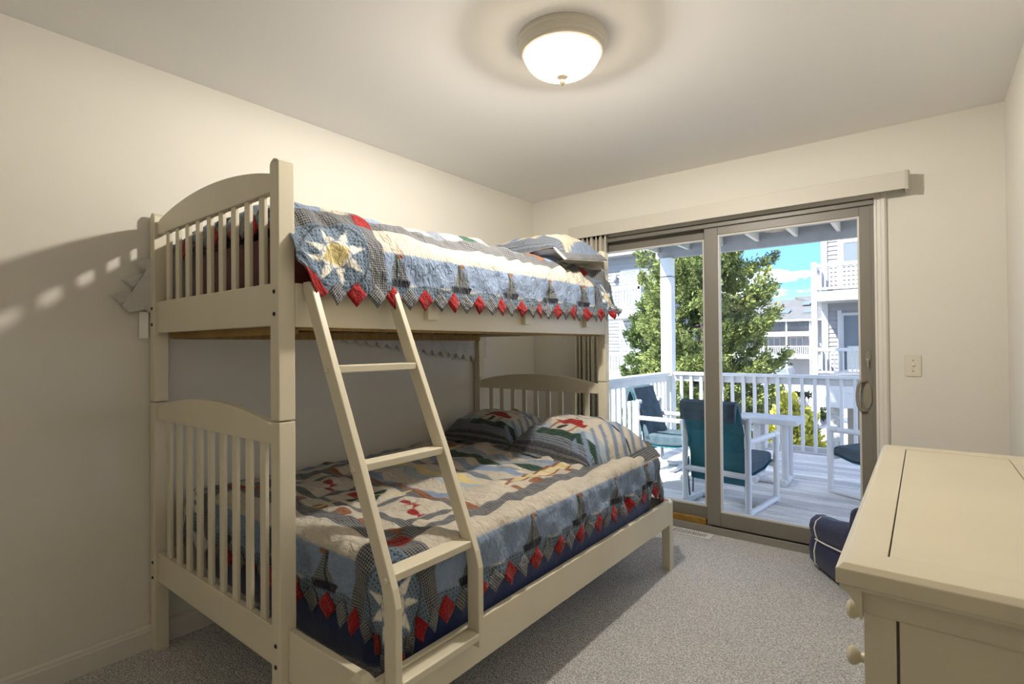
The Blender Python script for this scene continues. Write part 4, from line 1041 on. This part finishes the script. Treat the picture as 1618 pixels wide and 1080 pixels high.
for (x, w) in ((-2.62, .34), (-1.0, .34), (.9, .34)): part('pier', MB().box(x, x + w, 21.1, 21.5, GZ, -.46), 'stone_white', br, bevel=.02)
part('soffit_beam', MB().box(-3.1, 4.5, 20.98, 21.2, -.95, -.46), 'white_paint', br)
part('carport_wall', MB().box(-2.2, 5.0, 22.5, 22.7, GZ, .2), 'beige_siding', br)
# ---- far building
bf = thing('apartment_building', 'distant row of flats with grey shingle roof, skylights and white porches', 'building', (-12.5, 74, GZ))
S = 70 / 45.0
def fz(z): return CAM_H + (z - CAM_H) * S
part('wall', MB().box(-22.0, -5.2, 72.0, 80.0, GZ, fz(3.1)), 'white_siding', bf)
part('roof', MB().add([(-22.4, 69.6, fz(3.02)), (-5.0, 69.6, fz(3.02)), (-5.0, 80, fz(4.72) + 1.02), (-13.7, 80, fz(4.72) + 1.02), (-13.7, 80, fz(4.55) + .9), (-22.4, 80, fz(4.55) + .9), (-22.4, 82, fz(3)), (-5.0, 82, fz(3))],
     [(0, 1, 2, 3, 4, 5), (5, 4, 7, 6), (3, 2, 7, 4), (0, 5, 6), (1, 7, 2), (0, 6, 7, 1)]), 'shingle', bf)
part('fascia', MB().box(-22.4, -5.0, 69.55, 69.7, fz(2.98), fz(3.12)), 'white_paint', bf)
rs_ = ((fz(4.72) + 1.02) - fz(3.02)) / 10.4
for (xa, za) in ((-14.15, 3.83), (-12.3, 4.33), (-11.55, 3.82), (-11.0, 4.33), (-9.0, 3.9)):
    # each skylight lies in the roof plane
    yk = 69.6 + 3.2 + (za - 3.83) / .5 * 3.3; zk = fz(3.02) + (yk - 69.6) * rs_
    part('skylight', MB().add([(xa, yk, zk + .06), (xa + .95, yk, zk + .06), (xa + 1.05, yk + 1.3, zk + 1.3 * rs_ + .06), (xa + .1, yk + 1.3, zk + 1.3 * rs_ + .06), (xa, yk, zk - .06), (xa + .95, yk, zk - .06), (xa + 1.05, yk + 1.3, zk + 1.3 * rs_ - .06), (xa + .1, yk + 1.3, zk + 1.3 * rs_ - .06)],
         [(0, 1, 2, 3), (0, 4, 5, 1), (1, 5, 6, 2), (2, 6, 7, 3), (3, 7, 4, 0), (4, 7, 6, 5)]), 'window_dark', bf)
part('vent_pipe', MB().tube([(-14.4, 76.0, fz(4.3)), (-14.4, 76.0, fz(4.3) + .5)], .12), 'black', bf)
for k in range(9):
    x = -15.9 + k * .665 * (1 if k < 20 else 1)
    part('window', MB().box(x, x + .47, 71.93, 72.05, fz(2.64), fz(2.98)), 'window_dark', bf)
balcony(bf, -20.0, -10.35, 70.0, 72.0, fz(.34), fz(1.10), slab=.34, sp=.22, bwid=.09); balcony(bf, -20.0, -10.35, 70.0, 72.0, fz(2.0), fz(2.2), slab=.25, sp=5)
for x in (-18.2, -15.6, -13.04, -10.52): part('column', MB().box(x, x + .17, 69.95, 70.12, GZ, fz(3.0)), 'white_paint', bf)
slider(bf, -12.9, -11.5, 71.95, fz(.40), fz(1.78)); slider(bf, -15.4, -14.0, 71.95, fz(.40), fz(1.78))
# ---- parked car under the far building
car = thing('parked_car', 'silver parked car with dark rear window in front of the far flats', 'car', (-12.65, 66.5, GZ))
cx = -12.65
part('body', MB().prism([(-.86, -2.75), (.86, -2.75), (.90, -2.35), (.88, -2.05), (.76, -1.50), (.66, -1.36), (-.66, -1.36), (-.76, -1.50), (-.88, -2.05), (-.90, -2.35)], 64.6, 68.4, 'y').__class__() if False else MB().prism([(cx + a, z) for a, z in ((-.86, -2.75), (.86, -2.75), (.90, -2.35), (.88, -2.05), (.76, -1.50), (.66, -1.36), (-.66, -1.36), (-.76, -1.50), (-.88, -2.05), (-.90, -2.35))], 64.6, 68.4, 'y'), 'car_silver', car, bevel=.05)
part('rear_window', MB().prism([(cx + a, z) for a, z in ((-.74, -2.02), (.74, -2.02), (.64, -1.50), (-.64, -1.50))], 64.575, 64.60, 'y'), 'window_dark', car)
for s in (-1, 1):
    part('tail_light', MB().box(cx + s * .80 - .07, cx + s * .80 + .07, 64.57, 64.62, -2.3, -2.08), 'tail_red', car)
    for yy in (65.4, 67.6): part('wheel', MB().lathe([(.30, -.1), (.32, -.08), (.32, .08), (.30, .1)], (cx + s * .78, yy, GZ + .32), 20, 'x'), 'tyre', car, smooth=True)
part('bumper', MB().box(cx - .88, cx + .88, 64.5, 64.64, -2.72, -2.5), 'car_silver', car, bevel=.03)
# ---- white fence screen between car park and piers
fs_ = thing('fence_screen', 'short white picket screen standing in the car park', 'fence', (-4.6, 30.0, GZ))
for k in range(7): part('picket', MB().prism([(-5.25 + k * .17, GZ), (-5.11 + k * .17, GZ), (-5.11 + k * .17, -1.55), (-5.18 + k * .17, -1.42), (-5.25 + k * .17, -1.55)], 30.0, 30.03, 'y'), 'white_paint', fs_)
part('rail', MB().box(-5.3, -4.05, 30.03, 30.08, -1.9, -1.8).box(-5.3, -4.05, 30.03, 30.08, -2.8, -2.7), 'white_paint', fs_)

# ================================================================== TREES
def leaf_mesh(name, P0, D, Lg, Wd, Cc, parent):
    """elongated two-triangle sprays: base P0, direction D, length, width, colour"""
    n = len(P0); rnd = rng.normal(size=(n, 3)); S_ = np.cross(D, rnd); S_ /= np.linalg.norm(S_, axis=1, keepdims=True) + 1e-9
    Wd = Wd[:, None]; Lg = Lg[:, None]
    a = P0; b = P0 + D * Lg * .55 + S_ * Wd; c = P0 + D * Lg; d = P0 + D * Lg * .45 - S_ * Wd
    co = np.stack([a, b, c, d], 1).reshape(-1, 3)
    q = np.arange(n * 4).reshape(n, 4); col = np.repeat(Cc, 4, axis=0)
    o = grid_mesh(name, co, q, co[:, :2], (col, np.zeros_like(col)), 'foliage', parent)
    o.data.polygons.foreach_set('use_smooth', np.zeros(n, bool)); return o
def conifer(name, label, base, height, rad, nbr, per, seed, palette, z_first=.6):
    g_ = np.random.default_rng(seed); root = thing(name, label, 'tree', base); B = np.array(base)
    part('trunk', MB().tube([(base[0], base[1], base[2] - .1), (base[0] + .1, base[1], base[2] + height * .5), (base[0] + .05, base[1] + .1, base[2] + height)], [.22, .13, .02], 10), 'bark', root, smooth=True)
    P0 = []; D = []; C = []; Lg = []; bm_ = MB()
    for i in range(nbr):
        h = z_first + (height - z_first) * ((i + g_.uniform(0, 1)) / nbr) ** .95; az = g_.uniform(0, 2 * np.pi)
        rl = rad * (1.0 - (h / height) ** 2.4) * g_.uniform(.62, 1.08) + .25
        rise = g_.uniform(.10, .55) * (0.6 + .5 * h / height)
        dirh = np.array((math.cos(az), math.sin(az), 0))
        st = B + np.array((0, 0, h)); pts = []
        for k in range(6):
            f = k / 5; pts.append(st + dirh * rl * f + np.array((0, 0, rl * (rise * f ** 1.6 - .10 * math.sin(f * 3)))))
        if i % 2 == 0: bm_.tube([tuple(p) for p in pts[:5]], [.035, .03, .022, .014, .006], 5)
        m = max(6, int(per * (rl / rad + .25)))
        f = .22 + .78 * g_.uniform(0, 1, m) ** .75
        pos = st + dirh * rl * f[:, None]; pos[:, 2] += rl * (rise * f ** 1.6 - .10 * np.sin(f * 3))
        side = np.array((-dirh[1], dirh[0], 0)); sw = (.28 + .10 * rl) * (1.15 - f)
        pos += side * (g_.normal(size=m) * sw)[:, None]; pos[:, 2] += g_.normal(size=m) * .07 + .02
        tone = g_.uniform(0, 1)
        for j in range(m):
            kk = 17
            cd = dirh * .8 + np.array((0, 0, .45 + .5 * rise)) + g_.normal(size=3) * .35
            dd = cd + g_.normal(size=(kk, 3)) * .65; dd /= np.linalg.norm(dd, axis=1, keepdims=True)
            P0.append(pos[j] + g_.normal(size=(kk, 3)) * .045); D.append(dd); Lg.append(g_.uniform(.06, .145, kk))
            leaf_mix = np.clip(.40 + .30 * tone + g_.normal() * .18, 0, 1)  # random share of the paler green in each clump of sprays
            c = palette[0] * (1 - leaf_mix) + palette[1] * leaf_mix
            C.append(np.clip(c * .60 * g_.uniform(.8, 1.2, (kk, 1)), 0, 1))
    P0 = np.concatenate(P0); D = np.concatenate(D); C = np.concatenate(C); Lg = np.concatenate(Lg)
    part('branches', bm_, 'bark', root)
    tag(leaf_mesh('foliage', P0, D, Lg, Lg * .20, C, root), kind='stuff')
    return root
conifer('cedar_tree', 'tall spreading green cedar growing just beyond the deck', (-4.75, 14.6, GZ), 11.5, 1.95, 230, 60, 11, (np.array((.060, .095, .035)), np.array((.50, .56, .17))))
conifer('cedar_tree', 'slender green evergreen standing close to the white block behind the corner post', (-8.05, 18.6, GZ), 6.0, 1.15, 60, 34, 12, (np.array((.045, .08, .03)), np.array((.24, .31, .09))))
def bush(name, label, base, rx, rz, n, seed, pal):
    g_ = np.random.default_rng(seed); root = thing(name, label, 'bush', base); B = np.array(base)
    part('stem', MB().tube([(base[0], base[1], base[2] - .05), (base[0], base[1], base[2] + rz * .9)], [.07, .03], 8), 'bark', root)
    th = g_.uniform(0, 2 * np.pi, n); u = g_.uniform(-.95, 1, n); q = np.sqrt(1 - u * u); d = np.stack([q * np.cos(th), q * np.sin(th), u], 1)
    lump = 1 + .10 * np.sin(d[:, 0] * 9 + seed) * np.sin(d[:, 2] * 8) + .05 * g_.normal(size=n)
    r = g_.uniform(.80, 1.0, n)[:, None] * lump[:, None]
    pos = B + np.array((0, 0, rz)) + d * r * np.array((rx, rx, rz))
    K = 6; P0 = np.repeat(pos, K, 0) + g_.normal(size=(n * K, 3)) * .035; dd = np.repeat(d, K, 0) + g_.normal(size=(n * K, 3)) * .6 + np.array((0, 0, .3)); dd /= np.linalg.norm(dd, axis=1, keepdims=True)
    t_ = g_.uniform(0, 1, (n, 1)) ** 1.2; c = pal[0] * (1 - t_) + pal[1] * t_; C = np.repeat(c * (.85 if 'golden' in name else .46), K, 0)
    Lg = g_.uniform(.07, .13, n * K); tag(leaf_mesh('foliage', P0, dd, Lg, Lg * .28, C, root), kind='stuff')
YP = (np.array((.26, .25, .02)), np.array((.62, .58, .12)))
bush('golden_bush', 'rounded golden yellow shrub seen through the deck balusters', (-1.80, 9.9, GZ), .60, 1.62, 2600, 21, YP)
GP = (np.array((.05, .08, .03)), np.array((.22, .27, .07)))
bush('green_bush', 'dark green shrub low behind the deck corner', (-4.3, 9.7, GZ), .9, 1.30, 2600, 23, GP)
bush('green_bush', 'dark green shrub under the cedar beside the golden shrub', (-2.95, 11.0, GZ), .60, 1.20, 2200, 24, GP)
bush('hedge_bush', 'clipped dark hedge along the car park edge', (-5.6, 33.0, GZ), 2.2, .75, 2400, 25, (np.array((.04, .06, .03)), np.array((.13, .17, .06))))
